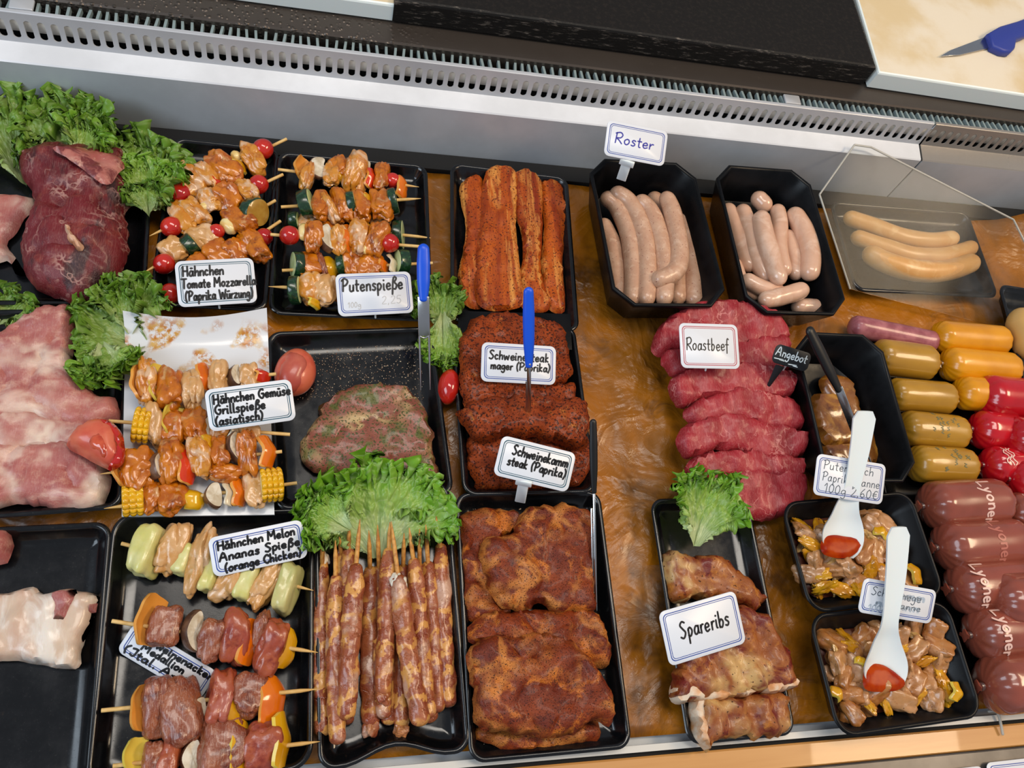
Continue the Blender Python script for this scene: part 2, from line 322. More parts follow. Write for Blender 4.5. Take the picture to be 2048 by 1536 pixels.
simple('melon', '#c6c070', .28, coat=.3, col2='#d4ce92', vs=40, sss=.3, bump=.15, bs=260); simple('melon_pale', '#c2bb7e', .28, coat=.3, col2='#b2b070', vs=40, sss=.3, bump=.15, bs=260)
simple('onion', '#d8cdb4', .2, coat=.5, col2='#cfba98', vs=30, sss=.3); simple('mozzarella', '#e6d296', .3, coat=.4, col2='#dfb868', vs=60, sss=.2)
meat('spiced_belly', '#b4540e', '#7c2606', spec=.25, patch='#d08a40', pamt=(.50, .66), ps=75, stretch=(1, .10, 1), c3='#8a300c', c3s=260, speck='#4a1806', sps=(.58, .68), spsc=420, rough=.5, coat=.1, bump=.6, bs=300, cs=70)
meat('belly_rind', '#cfa88a', '#b9764c', rough=.45, bump=.4)
meat('paprika_steak', '#86360e', '#64200a', spec=.3, fat='#c8803a', fs=15, fw=.18, dist=1.3, fatamt=.7, patch='#b8651c', pamt=(.53, .66), ps=42, c3='#521806', c3s=160, speck='#3a1408', sps=(.60, .66), spsc=800, rough=.46, coat=.08, bump=.9, bs=380, cs=45, fm=(.42, .58))
meat('rubbed_steak', '#943c0c', '#742a08', spec=.2, patch='#b8702c', pamt=(.62, .76), ps=36, c3='#4e1c08', c3s=200, speck='#34120a', sps=(.56, .64), spsc=420, rough=.55, coat=.1, bump=1.0, bs=420, cs=50)
meat('herb_steak', '#7a3e2c', '#8a5040', spec=.35, fat='#c4ac78', fs=13, fw=.12, dist=1.2, patch='#54561e', pamt=(.50, .64), ps=45, c3='#6c4238', c3s=120, speck='#3c4416', sps=(.56, .63), spsc=420, rough=.36, coat=.2, fm=(.45, .6), bump=.5, bs=250, cs=40)
meat('dark_beef', '#5a1119', '#701c22', spec=.35, fat='#b88c80', fs=32, fw=.09, dist=1.6, patch='#38191c', pamt=(.5, .64), ps=30, c3='#84362e', c3s=40, rough=.42, coat=.1, bump=.8, bs=140, cs=28, fatamt=.7, grain=.2, fm=(.48, .62), stretch=(1, .35, 1), rot=(0, 0, .6))
meat('beef_fat', '#b8786a', '#a05048', spec=.35, patch='#702c2c', pamt=(.48, .62), ps=50, c3='#cfa08c', c3s=70, rough=.4, bump=.4, bs=140)
meat('pale_pork', '#b0685e', '#9c524e', spec=.4, fat='#e2cdb8', fs=12, fw=.24, dist=1.4, fatamt=.85, patch='#d0a898', pamt=(.56, .7), ps=20, c3='#bd8878', c3s=60, rough=.36, coat=.15, bump=.5, bs=160, cs=24, fm=(.46, .62), stretch=(.7, 1.3, 1), grain=.15, rot=(0, 0, .4))
meat('pork_belly', '#cbb39c', '#bf9a84', patch='#ded3c6', pamt=(.5, .66), ps=30, stretch=(1.2, .5, 1), rough=.36, coat=.25, bump=.4, bs=130, cs=25)
meat('pork_lean', '#a8625c', '#96504c', rough=.35, coat=.2, bump=.4, bs=200, grain=.3, fat='#d8b8ac', fs=40, fatamt=.2)
meat('roastbeef', '#a02630', '#8a1c25', spec=.35, fat='#d9908a', fs=34, fw=.045, dist=1.2, patch='#b04a4a', pamt=(.55, .7), ps=35, rough=.4, coat=.1, bump=.6, bs=300, cs=30, stretch=(1.5, .45, 1), fatamt=.6, grain=.3, rot=(0, 0, -.2), fm=(.5, .62))
meat('spare_rib', '#83431c', '#9a5a2a', spec=.35, fat='#c9a468', fs=15, fw=.25, dist=1.4, fatamt=.8, patch='#681c10', pamt=(.48, .60), ps=38, c3='#b5722a', c3s=70, speck='#3a1a0c', sps=(.66, .74), spsc=300, rough=.4, coat=.18, bump=.8, bs=240, cs=40, fm=(.48, .62), stretch=(1, .7, 1))
simple('rib_bone', '#d4c3ac', .4, col2='#c48a58', vs=60, bump=.4, bs=140)
meat('bacon_wrap', '#8a4030', '#a8604a', rough=.3, coat=.4, bump=.4)
m = N('bacon_wrap'); u = m.n('TexCoord').outputs['UV']; rn = m.n('ObjectInfo').outputs['Random']; sx = m.n('SeparateXYZ', {0: u}).outputs
c = m.co(1); wob = m.noise(c, 45, 4, .6)
ph = m.add(m.add(m.mul(sx[0], 6.0), m.mul(sx[1], 1.0)), m.add(m.mul(rn, 9.0), m.mul(wob, 2.6))); fr = m.n('Math', {0: ph}, operation='FRACT').outputs[0]
tri_ = m.n('Math', {0: m.n('Math', {0: fr, 1: .5}, operation='SUBTRACT').outputs[0]}, operation='ABSOLUTE').outputs[0]
base = m.mix(m.ramp(m.noise(c, 40, 5, .65), .35, .65), hexc('#82381e'), hexc('#a05a36')); base = m.mix(m.mul(m.ramp(m.add(tri_, m.mul(m.noise(c, 60, 4), .3)), .42, .54), m.ramp(m.noise(c, 24, 3), .38, .52)), base, hexc('#cb9048'))
base = m.mix(m.ramp(m.noise(c, 26, 4), .58, .7), base, hexc('#bd947c')); base = m.mix(m.ramp(m.noise(c, 650, 2), .68, .71), base, hexc('#3a1a0c'))
m.p(Base_Color=base, Roughness=.32, Coat_Weight=.35, Coat_Roughness=.15, Normal=m.bump(m.add(m.mul(m.ramp(tri_, 0, .08), 1.5), m.noise(c, 260, 4)), .45, .0012)); MATS['bacon_wrap'] = m.m
simple('fat_white', '#d8cdbb', .35, sss=.2)
meat('rost_sausage', '#c49c80', '#b88c70', patch='#ceaa90', pamt=(.5, .7), ps=90, speck='#8a4f40', sps=(.66, .72), spsc=420, rough=.35, coat=.3, bump=.2, bs=300, cs=60)
meat('fine_sausage', '#d3aa90', '#ca9e82', patch='#dcb8a0', pamt=(.5, .7), ps=30, rough=.25, coat=.5, bump=.12, bs=120, cs=30)
meat('pale_sausage', '#cf9c5e', '#c8904e', patch='#d8ab74', pamt=(.5, .7), ps=40, rough=.4, coat=.2, bump=.2, bs=200)
simple('casing_brown', '#8c4636', .26, coat=.6, col2='#80402f', vs=25, sss=.1); simple('casing_yellow', '#d8920c', .32, coat=.4, col2='#c98408', vs=20, sss=.1); simple('casing_mustard', '#ad7f22', .32, coat=.4, col2='#a0741e', vs=20)
simple('casing_red', '#b80f1c', .22, coat=.6, col2='#a60c18', vs=20); simple('casing_pink', '#8a464e', .4, coat=.3, col2='#a8656a', vs=60); simple('casing_cream', '#c49a58', .35, coat=.3)
simple('print_white', '#dcb8ac', .35); simple('print_pale', '#b06a5c', .35); simple('print_grey', '#6d6a4a', .5); simple('clip_metal', '#b9b4ae', .3, metal=1)
meat('goulash_light', '#bf8e62', '#b07c48', patch='#cfa888', pamt=(.5, .68), ps=70, c3='#97602c', c3s=60, speck='#4a2410', sps=(.69, .73), spsc=450, rough=.28, coat=.4, bump=.25, bs=240, cs=50)
meat('goulash_meat', '#ae753e', '#985c24', patch='#bd8e66', pamt=(.5, .68), ps=70, c3='#8f5020', c3s=60, speck='#4a2410', sps=(.69, .73), spsc=450, rough=.28, coat=.4, bump=.28, bs=240, cs=50)
simple('goulash_pepper', '#d09a18', .2, coat=.6, col2='#bd7c12', vs=60, sss=.1); simple('goulash_onion', '#c9a468', .22, coat=.6, col2='#b98c4a', vs=50, sss=.2)
simple('marinade', '#5a2408', .4, coat=.1, col2='#43180a', vs=40); simple('red_sauce', '#8e1e03', .3, spec=.12, col2='#a63a06', vs=60)
meat('marinated_steak', '#8f5a20', '#7a4516', patch='#b07c2c', pamt=(.5, .7), ps=40, c3='#5a2c0c', c3s=50, rough=.22, coat=.7, bump=.4, bs=150, cs=40)

m = N('platter_white'); c = m.co(1, vary=False); yy = m.n('SeparateXYZ', {0: m.n('TexCoord').outputs['Object']}).outputs[1]
big = m.ramp(m.noise(c, 28, 2, .4), .47, .56); fine = m.ramp(m.noise(c, 150, 5, .7), .38, .56); zone = m.mul(m.ramp(yy, .028, .05), m.ramp(yy, .105, .088)); f = m.mul(m.mul(big, fine), zone)
m.p(Base_Color=m.mix(f, hexc('#d3d5d8'), m.mix(m.ramp(m.noise(c, 70, 4), .4, .62), hexc('#b06a10'), hexc('#c9a050'))), Roughness=.24, Coat_Weight=.2, Normal=m.bump(f, .3)); MATS['platter_white'] = m.m
simple('spice_bits', '#7a4a2c', .6, col2='#c9b79c', vs=400)
m = N('clear_plastic'); c = m.co(1)
tr = m.n('BsdfTransparent', {0: (.93, .94, .94, 1)}).outputs[0]; gl = m.n('BsdfGlossy', {0: (.9, .9, .9, 1), 1: .12}).outputs[0]; df = m.n('BsdfDiffuse', {0: (.42, .42, .42, 1)}).outputs[0]
fog = m.ramp(m.noise(c, 14, 5, .7), .42, .78, .0, .05); sh = m.n('MixShader', {0: fog, 1: tr, 2: df}).outputs[0]
fz = m.n('Fresnel', {0: 1.12}).outputs[0]; m.set(m.out.inputs[0], m.n('MixShader', {0: fz, 1: sh, 2: gl}).outputs[0]); MATS['clear_plastic'] = m.m
m = N('plastic_edge'); m.p(Base_Color=hexc('#b9b6ac'), Roughness=.25, Alpha=.75); MATS['plastic_edge'] = m.m
# lettuce: pale ribs to green margin (v runs base to margin)
def lettuce(name, dark, mid, pale):
    m = N(name); u = m.n('TexCoord').outputs['UV']; s = m.n('SeparateXYZ', {0: u}).outputs; c = m.co(1)
    n1 = m.noise(c, 60, 5, .6); t = m.add(s[1], m.ramp(n1, .2, .8, -.18, .18))
    base = m.mix(m.ramp(t, .08, .55), hexc(pale), hexc(mid)); base = m.mix(m.ramp(t, .5, 1.0), base, hexc(dark))
    vn = m.n('TexVoronoi', {'Vector': m.n('Mapping', {0: u, 3: (16, 5, 1)}).outputs[0], 'Scale': 1.0}, feature='DISTANCE_TO_EDGE').outputs[0]; vf = m.ramp(vn, 0, .05, .35, 0)
    base = m.mix(vf, base, hexc(pale))
    d = m.b; m.p(Base_Color=base, Roughness=.38, Coat_Weight=.15, Normal=m.bump(m.add(m.mul(n1, .5), m.mul(m.ramp(vn, 0, .2), -.6)), .5, .0015))
    tl = m.n('BsdfTranslucent', {0: base}).outputs[0]
    m.set(m.out.inputs[0], m.n('MixShader', {0: .3, 1: m.b.outputs[0], 2: tl}).outputs[0]); MATS[name] = m.m
lettuce('lettuce_green', '#7fae30', '#9aba52', '#c6d298'); lettuce('lettuce_dark', '#719c30', '#8aa94a', '#aebf80'); lettuce('lettuce_bright', '#78b028', '#9cc058', '#c6d69c')
# ---------------------------------------------------------------- builders
UP = Vector((0, 0, 1)); _seed = [0]
def nxt(): _seed[0] += 1; return _seed[0]
def prism(mb, pts, z0, z1, bev=.002, mi=0, top_mi=None):
    c = sum(pts, Vector()) / len(pts)
    def lp(z, i):
        out = []; n = len(pts)
        for k in range(n):
            a, b, d = pts[k - 1], pts[k], pts[(k + 1) % n]; t = ((a - b).normalized() + (d - b).normalized())
            t = t.normalized() if t.length > 1e-3 else (c - b).normalized()
            s = abs((a - b).normalized().cross(t).length) or 1
            if t.dot(c - b) < 0: t = -t
            out.append(Vector((b.x + t.x * i / s, b.y + t.y * i / s, z)))
        return out
    loft(mb, [lp(z0, bev), lp(z0 + bev, 0), lp(z1 - bev, 0), lp(z1 - bev * .3, bev * .3), lp(z1, bev)], mi=mi)
    if top_mi is not None: mb.m[-1] = top_mi
    return mb
def rect_pts(c, ex, ey, hx, hy): return [c + ex * (sx * hx) + ey * (sy * hy) for sx, sy in ((-1, -1), (1, -1), (1, 1), (-1, 1))]
def tray(name, label, px, H=.02, kind='flat', r=.016, mats='black_melamine', dip=0, group='black serving trays', cat='tray', off=0.0):
    c, ex, ey, hx, hy = rectfit(px, H); fl = .004
    if kind == 'flat':
        prof = [(-.024, fl), (-.016, fl + .0008), (-.011, fl + .004), (-.0062, H - .003), (-.0045, H - .0008), (-.003, H), (-.0012, H - .0004), (0, H - .0018), (-.001, H - .004), (-.006, H - .007), (-.012, .0015), (-.015, 0)]; seg = 8
    elif kind == 'bin':
        prof = [(-.022, fl), (-.018, fl + .002), (-.0055, H - .003), (-.0035, H - .0004), (-.0022, H), (-.0008, H - .0004), (0, H - .002), (-.0015, H - .008), (-.016, .002), (-.019, 0)]; seg = 1
    else:
        prof = [(-.028, fl), (-.02, fl + .003), (-.0055, H - .003), (-.0038, H - .0006), (-.0025, H), (-.001, H - .0006), (0, H - .002), (-.002, H - .006), (-.020, .002), (-.024, 0)]; seg = 6
    lo = [[c + ex * x + ey * y + UP * (z - c.z + off) for x, y in rrect(hx + o, hy + o, r + o * (.3 if kind == 'bin' else .8), seg)] for o, z in prof]
    if dip:
        # the scooped grip in the middle of the front rim
        new = []
        for k, l in enumerate(lo):
            q = []; n = len(l)
            for i in range(n):
                a, b = l[i], l[(i + 1) % n]; m = 12 if (i == 3 * (seg + 1) - 1) else 1
                for t in range(m):
                    p = a.lerp(b, t / m); d = (p - c).dot(ex); yy = (p - c).dot(ey)
                    if yy < -hy + .03 and m > 1: p = p + ey * (dip * math.cos(min(1, abs(d) / (hx * .72)) * math.pi / 2) ** 2)
                    q.append(p)
            new.append(q)
        lo = new
    mb = MB(); loft(mb, lo)
    o = mk(name, mb, MATS[mats], loc=(c.x, c.y, off)); props(o, label, cat, group)
    o['__'] = 0; del o['__']
    return o, c, ex, ey, hx, hy
# --- handwriting
GL = {'A': '7 0,0 3.5,10 6.5,0|1.2,4 5.7,4', 'C': '6 6,8 4,10 1,7 1,3 4,0 6,2', 'G': '7 6,8.6 4,10 1,7 1,3 4,0 6,2 6,5|4,5 6.4,5', 'H': '7 1,10 1,0|6,10 6,0|1,5 6,5', 'I': '5 1,9 3,10 5,10|4.2,10 4.2,2 3,0 .8,1',
 'L': '6 1,10 1,.4 1.3,0 6,0', 'M': '9 .8,0 1.4,9.8 1.6,9.8 4.3,4 4.6,4 7.4,9.8 7.6,9.8 8.2,0', 'P': '6 1,0 1.3,9.6|0,8.5 3,10.3 6,8 4,5 1.2,4.5', 'R': '6.5 1,0 1.2,9.8|.2,9 4,10.3 6,8 4.4,5.3 1.4,4.8 3.6,3 6.2,0', 'S': '6 5.8,9 3.5,10 1.5,8 3.5,5.5 5.5,3 3.5,0 .8,1',
 'T': '6 0,10 6.5,10|3.2,10 3,0', 'W': '9 0,10 2.1,0 2.3,0 4.4,7 4.6,7 6.8,0 7,0 9,10', 'a': '5.2 4.4,4.4 2.5,5.2 .8,3 1.2,.5 3,.4 4.3,2.5 4.5,5|4.5,5 4.4,1 5.3,.2', 'b': '5 1,10 1,0|1,3 2.8,5 4.5,3 3,0 1,.8', 'c': '4.4 4,4.3 2.3,5.2 .8,2.8 2,.2 4.2,.8',
 'd': '5.2 4.5,4 2.5,5.1 .8,2.7 2,.2 4,1.5 4.6,4|4.6,10 4.5,1 5,0', 'e': '4.8 .8,2.6 4.2,3 3.2,5.1 1.2,4.2 .8,2 2.2,.1 4.6,1', 'f': '4 4,9 2.7,10 2,7 2,-2|.3,5 4,5', 'g': '5 4.4,4.4 2.4,5.2 .8,3 2,.6 4.3,2.6|4.4,5 4.4,-2 2.6,-4 .6,-2.6',
 'h': '5 1,10 1,0|1,3 2.8,5 4.3,4 4.4,0', 'i': '2.2 1,5 1,.6 1.9,0|1,7.3 1.3,7.7', 'k': '5 1,10 1,0|4,5.2 1.2,2.6 4.4,0', 'l': '2.4 1,10 1,.8 2.1,0', 'm': '7.5 1,5 1,0|1,3.5 2.6,5 3.8,4 3.8,0|3.8,3.5 5.4,5 6.6,4 6.8,0',
 'n': '5 1,5 1,0|1,3.5 2.8,5 4.3,4 4.5,0', 'o': '5 2.7,5.1 .8,3.4 1.2,.7 3,0 4.5,2 4.2,4.3 2.7,5.1', 'p': '5 1,5 1,-4|1,3.8 2.8,5.2 4.6,3 3,0 1,.8', 'r': '3.6 1,5 1,0|1,3 2.2,4.8 3.6,4.8', 's': '4.3 4,4.6 2.2,5.2 1.2,3.8 3.6,1.8 2.6,0 .6,.5',
 'ß': '5.5 .6,-4 1.6,7 3.2,10 4.8,8.4 3,5.6 5,3.4 3.8,.2 2.2,.4', 't': '3.6 1.8,8.5 1.8,.8 3.2,0|.2,5.2 3.6,5.2', 'u': '5 1,5 1,1 2.5,0 4.2,1.5 4.3,5|4.3,3 4.5,0', 'w': '7 .6,5 2,0 2.2,0 3.5,4 3.7,4 5.2,0 5.4,0 6.6,5', 'z': '4.6 .8,5 4.2,5 4.2,4.8 .8,.2 .8,0 4.4,0',
 'ä': '5.2 4.4,4.4 2.5,5.2 .8,3 1.2,.5 3,.4 4.3,2.5 4.5,5|4.5,5 4.4,1 5.3,.2|1.7,7.4 2.1,7.8|3.4,7.6 3.8,8', 'ü': '5 1,5 1,1 2.5,0 4.2,1.5 4.3,5|4.3,3 4.5,0|1.7,7.4 2.1,7.8|3.4,7.6 3.8,8', '(': '3.2 2.8,10.5 1,7 .8,3 2,-1.5', ')': '3.2 .6,10.5 2.4,7 2.4,3 1,-1.5',
 ',': '2 1,.8 .5,-1.6', '.': '2 1,.2 1.4,.5', '0': '5 2.6,10 .8,7 .9,2 2.6,0 4.4,3 4.4,7.5 2.6,10', '1': '3.4 .4,7 2.4,10 2.4,0', '2': '5 .8,8 2.6,10 4.4,8 3,4 .6,0 4.8,0', '5': '5 4.6,10 1.3,10 1,6 3.2,6.2 4.6,3 2.8,0 .6,.8', '6': '5 4,10 1.4,6 .8,2 2.6,0 4.4,2 3,4.6 1,3', '€': '5.5 5,9 3,9.6 1.6,6.5 1.6,3 3,.4 5,1|.3,6 4,6|.3,4 4,4', 'y': '5 1,5 2.4,.6|4.4,5 2.4,-1 .6,-4', ' ': '3 ', '~': '8 0,2 3,3 7,4.5 4,1.5 8,1'}
def strokes(text):
    """polylines of a line of writing, in tenths of the capital height, and its width"""
    x = 0; out = []
    for ch in text:
        a = GL[ch].split(' ', 1); wd = float(a[0])
        for st in (a[1].split('|') if len(a) > 1 and a[1].strip() else []):
            out.append([(x + float(q.split(',')[0]), float(q.split(',')[1])) for q in st.split()])
        x += wd + .9
    return out, x - .9
def ribbon(mb, pts, nrm, wd, mi=0):
    """flat inked line of width wd along 3-D points; nrm gives the surface normal"""
    n = len(pts); V = []; Fc = []
    for i in range(n):
        t = (pts[min(i + 1, n - 1)] - pts[max(i - 1, 0)]); t = t.normalized() if t.length > 1e-9 else Vector((1, 0, 0)); nn = nrm(pts[i]) if callable(nrm) else nrm
        s = t.cross(nn).normalized(); k = .75 if i in (0, n - 1) else 1; p = pts[i]
        if i == 0: p = p - t * wd * .3
        if i == n - 1: p = p + t * wd * .3
        for sg, hgt in ((-1, 0), (-1, 1), (1, 1), (1, 0)): V.append(p + s * (sg * wd * .5 * k) + nn * (hgt * .00022))
    for i in range(n - 1):
        for j in range(4): Fc.append((i * 4 + j, (i + 1) * 4 + j, (i + 1) * 4 + (j + 1) % 4, i * 4 + (j + 1) % 4))
    Fc += [(0, 1, 2, 3), tuple((n - 1) * 4 + j for j in (3, 2, 1, 0))]
    mb.add(V, Fc, mi)
def write(mb, line, org, ex, ey, nrm, W, Hh):
    """line = (text, x0, baseline, x1, capital height, pen) in fractions of the card"""
    text, x0, y0, x1, ch, pen = line[:6]; rise = line[6] if len(line) > 6 else 0
    st, tw = strokes(text); sx = (x1 - x0) * W / tw; sy = ch * Hh / 10; rr = random.Random(len(text) * 13 + int(x0 * 100))
    for s in st:
        jx, jy = rr.uniform(-.25, .25), rr.uniform(-.25, .25)
        q = smooth_path([(a + b * .06 + jx, b + jy) for a, b in s], max(4, int(len(s) * 5)))
        ribbon(mb, [org + ex * (x0 * W + a * sx) + ey * (y0 * Hh + b * sy + rise * Hh * (a * sx / W)) for a, b in q], nrm, pen)
def card(label, px, zt, zb, lines, line='line_blue', ink='ink_black', foot=None, faint=(), cat='price tag', group='handwritten price cards', name='price_card', base='card_white', border=True, zl=None):
    zs = zl or (zt, zt, zb, zb); a, b, c, d = [P(u, v, z) for (u, v), z in zip(px, zs)]
    ctr = (a + b + c + d) / 4; ex = ((b - a) + (c - d)) / 2; ey = ((a - d) + (b - c)) / 2; W, Hh = ex.length, ey.length
    ex.normalize(); ey.normalize(); nr = ex.cross(ey).normalized(); k = ex.dot(ey) / 2; ex, ey = (ex - ey * k).normalized(), (ey - ex * k).normalized(); ey = (ey - ex * ex.dot(ey)).normalized(); nr = ex.cross(ey)
    o = thing(name, label, cat, ctr - ey * Hh / 2, group); mb = MB(); r = .007
    loft(mb, [[ctr + ex * x + ey * y + nr * z for x, y in rrect(W / 2 + i, Hh / 2 + i, r, 6)] for z, i in ((-.0008, -.0003), (-.0005, 0), (0, 0), (.0003, -.0003))])
    cd = mk('card', mb, MATS[base], o); tp = nr * .00032; org = ctr - ex * W / 2 - ey * Hh / 2 + tp
    if border:
        mb = MB()
        for ins, wd in ((.0035, .0009), (.0055, .0006)):
            n0 = rrect(W / 2 - ins, Hh / 2 - ins, r - ins * .6, 6); n1 = rrect(W / 2 - ins - wd, Hh / 2 - ins - wd, r - ins * .6 - wd * .5, 6)
            loft(mb, [[ctr + ex * x + ey * y + tp for x, y in n0], [ctr + ex * x + ey * y + tp + nr * .0001 for x, y in n0], [ctr + ex * x + ey * y + tp + nr * .0001 for x, y in n1], [ctr + ex * x + ey * y + tp for x, y in n1]], False, False)
        mk('border_line', mb, MATS[line], cd, smooth=False)
    if lines:
        mb = MB()
        for l in lines: write(mb, l, org, ex, ey, nr, W, Hh)
        mk('handwriting', mb, MATS[ink], cd, smooth=False)
    if faint:
      for l in faint:
        mb = MB(); write(mb, l, org, ex, ey, nr, W, Hh)
        mk('faded_writing', mb, MATS['ink_faded' if ink != 'ink_thin' else 'smudge_grey'], cd, smooth=False)
    if foot:
        mb = MB(); (u0, v0, z0), (u1, v1, z1), hw = foot; p0, p1 = P(u0, v0, z0), P(u1, v1, z1); t = (p1 - p0).normalized(); sd = t.cross((CAMP - p0).normalized()).normalized(); n2 = sd.cross(t)
        box(mb, (p0 + p1) / 2, (hw, (p1 - p0).length / 2, .0012), (sd, t, n2), .0006); box(mb, p0 + t * .003, (hw * 1.5, .004, .002), (sd, t, n2), .0006); mk('card_foot', mb, MATS['white_plastic'], o)
    else:
        # the small clear peg behind the card that it stands on
        mb = MB(); p0 = ctr - nr * .0012 - ey * Hh * .3; p1 = p0 - ey * Hh * .15; p1.z = max(zs[2] - .014, .005); sweep(mb, [p0, p0.lerp(p1, .5) - nr * .002, p1], .0012, 8, 8); mk('card_peg', mb, MATS['white_plastic'], o)
    return o
CAMP = Vector((0, 0, CH))
# --- skewers
def frame(a, b):
    t = (b - a).normalized(); s = UP.cross(t).normalized(); return t, s, t.cross(s)
def rot(v, ax, ang): return Matrix.Rotation(ang, 3, ax) @ v
def spinax(A, about, ang): return tuple(rot(x, about, ang) for x in A)
def disc(mb, c, A, r, w, mi_skin, mi_face, n=28, bev=.0012, squash=1.0):
    prof = [(0, -w), (r * .5, -w * 1.02), (r - bev, -w), (r, -w + bev), (r, w - bev), (r - bev, w), (r * .5, w * 1.02), (0, w)]
    V = []; U = []
    for rr, x in prof:
        for j in range(n):
            a = 2 * math.pi * j / n; k = 1 + .03 * math.sin(3 * a + x * 900); V.append(c + A[0] * x + A[1] * (rr * k * math.cos(a)) + A[2] * (rr * k * squash * math.sin(a))); U.append((j / n, rr))
    Fc = []; mi = []
    for i in range(len(prof) - 1):
        for j in range(n):
            Fc.append((i * n + j, i * n + (j + 1) % n, (i + 1) * n + (j + 1) % n, (i + 1) * n + j)); mi.append(mi_skin if i in (2, 3, 4) else mi_face)
    mb.add(V, Fc, mi, U)
def dome(mb, c, A, dp, hw, hh, th=.0034, n=12, seed=0, mi=(0, 1), cut=.0):
    """curved piece of pepper: a bowl-shaped patch along A[0] with a real wall"""
    V = []; Fc = []; ms = []
    for sgn in (0, 1):
        for i in range(n + 1):
            for j in range(n + 1):
                u = -1 + 2 * i / n; v = -1 + 2 * j / n
                x = dp * (1 - .75 * u * u - .45 * v * v) + .0008 * math.sin(5 * u + seed) - sgn * th
                s = 1 + .10 * noise.noise(Vector((u * 1.5 + seed, v * 1.5, seed * 2.1))) - .12 * sgn * 0; g = 1 - .18 * abs(v) ** 3; g2 = 1 - .15 * abs(u) ** 3
                V.append(c + A[0] * x + A[1] * (hw * u * s * g) + A[2] * (hh * v * s * g2))
    M_ = (n + 1) ** 2; I = lambda s, i, j: s * M_ + i * (n + 1) + j
    for i in range(n):
        for j in range(n):
            Fc.append((I(0, i, j), I(0, i + 1, j), I(0, i + 1, j + 1), I(0, i, j + 1))); ms.append(mi[0]); Fc.append((I(1, i, j), I(1, i, j + 1), I(1, i + 1, j + 1), I(1, i + 1, j))); ms.append(mi[1])
    for k in range(n):
        for a, b in (((k, 0), (k + 1, 0)), ((k + 1, n), (k, n)), ((0, k + 1), (0, k)), ((n, k), (n, k + 1))):
            Fc.append((I(0, *b), I(0, *a), I(1, *a), I(1, *b))); ms.append(mi[1])
    mb.add(V, Fc, ms)
MUSH = [(-.15, -1), (.15, -1), (.2, -.35), (.3, -.1), (.85, -.15), (1, .05), (.95, .4), (.6, .85), (0, 1), (-.6, .85), (-.95, .4), (-1, .05), (-.85, -.15), (-.3, -.1), (-.2, -.35)]
CAP = [(-.9, -.55), (0, -.75), (.9, -.55), (1, -.1), (.75, .5), (.3, .9), (0, 1), (-.3, .9), (-.75, .5), (-1, -.1)]
def flat_piece(mb, c, A, outl, hx, hy, th, mi=(0, 1), n=36, amp=.04, seed=0):
    """slice with an outline in the plane A[1], A[2] and its thickness along A[0]"""
    o = smooth_path(outl, n, closed=True); lo = []
    for x, k in ((-th, .0), (-th, .5), (-th, .93), (-th * .7, 1), (th * .7, 1), (th, .93), (th, .5), (th, .0)):
        lo.append([c + A[0] * (x + .0006 * noise.noise(Vector((q[0] * 2 + seed, q[1] * 2, x * 100)))) + A[1] * (q[0] * hx * k * (1 + amp * noise.noise(Vector((q[0] * 2, q[1] * 2, seed))))) + A[2] * (q[1] * hy * k) for q in o])
    loft(mb, lo, True, True, mi[0]); 
    for k in range(3 * n - n, 5 * n): mb.m[len(mb.m) - 2 - 7 * n + k] = mi[1]
def corn(mb, c, A, r, w, n=15):
    k = max(3, int(w * 2 / .0052)); na, nw = n * 6, k * 5; V = []; Fc = []; ms = []
    for i in range(nw + 1):
        s = i / nw
        for j in range(na):
            a = 2 * math.pi * j / na; b = abs(math.sin(n * a / 2)) ** .55 * abs(math.sin(k * math.pi * (s * .999 + .0005))) ** .5
            V.append(c + A[0] * (w * (2 * s - 1)) + (A[1] * math.cos(a) + A[2] * math.sin(a)) * (r * (.86 + .14 * b)))
    for i in range(nw):
        for j in range(na): Fc.append((i * na + j, i * na + (j + 1) % na, (i + 1) * na + (j + 1) % na, (i + 1) * na + j)); ms.append(0)
    Fc += [tuple(range(na))[::-1], tuple(nw * na + j for j in range(na))]; ms += [1, 1]; mb.add(V, Fc, ms)
KINDS = {'g': ('chicken_piece', 'glazed_chicken'), 'l': ('chicken_piece', 'light_chicken'), 'r': ('chicken_piece', 'raw_chicken'), 'k': ('pork_piece', 'skewer_pork'), 'K': ('pork_piece', 'pink_pork')}
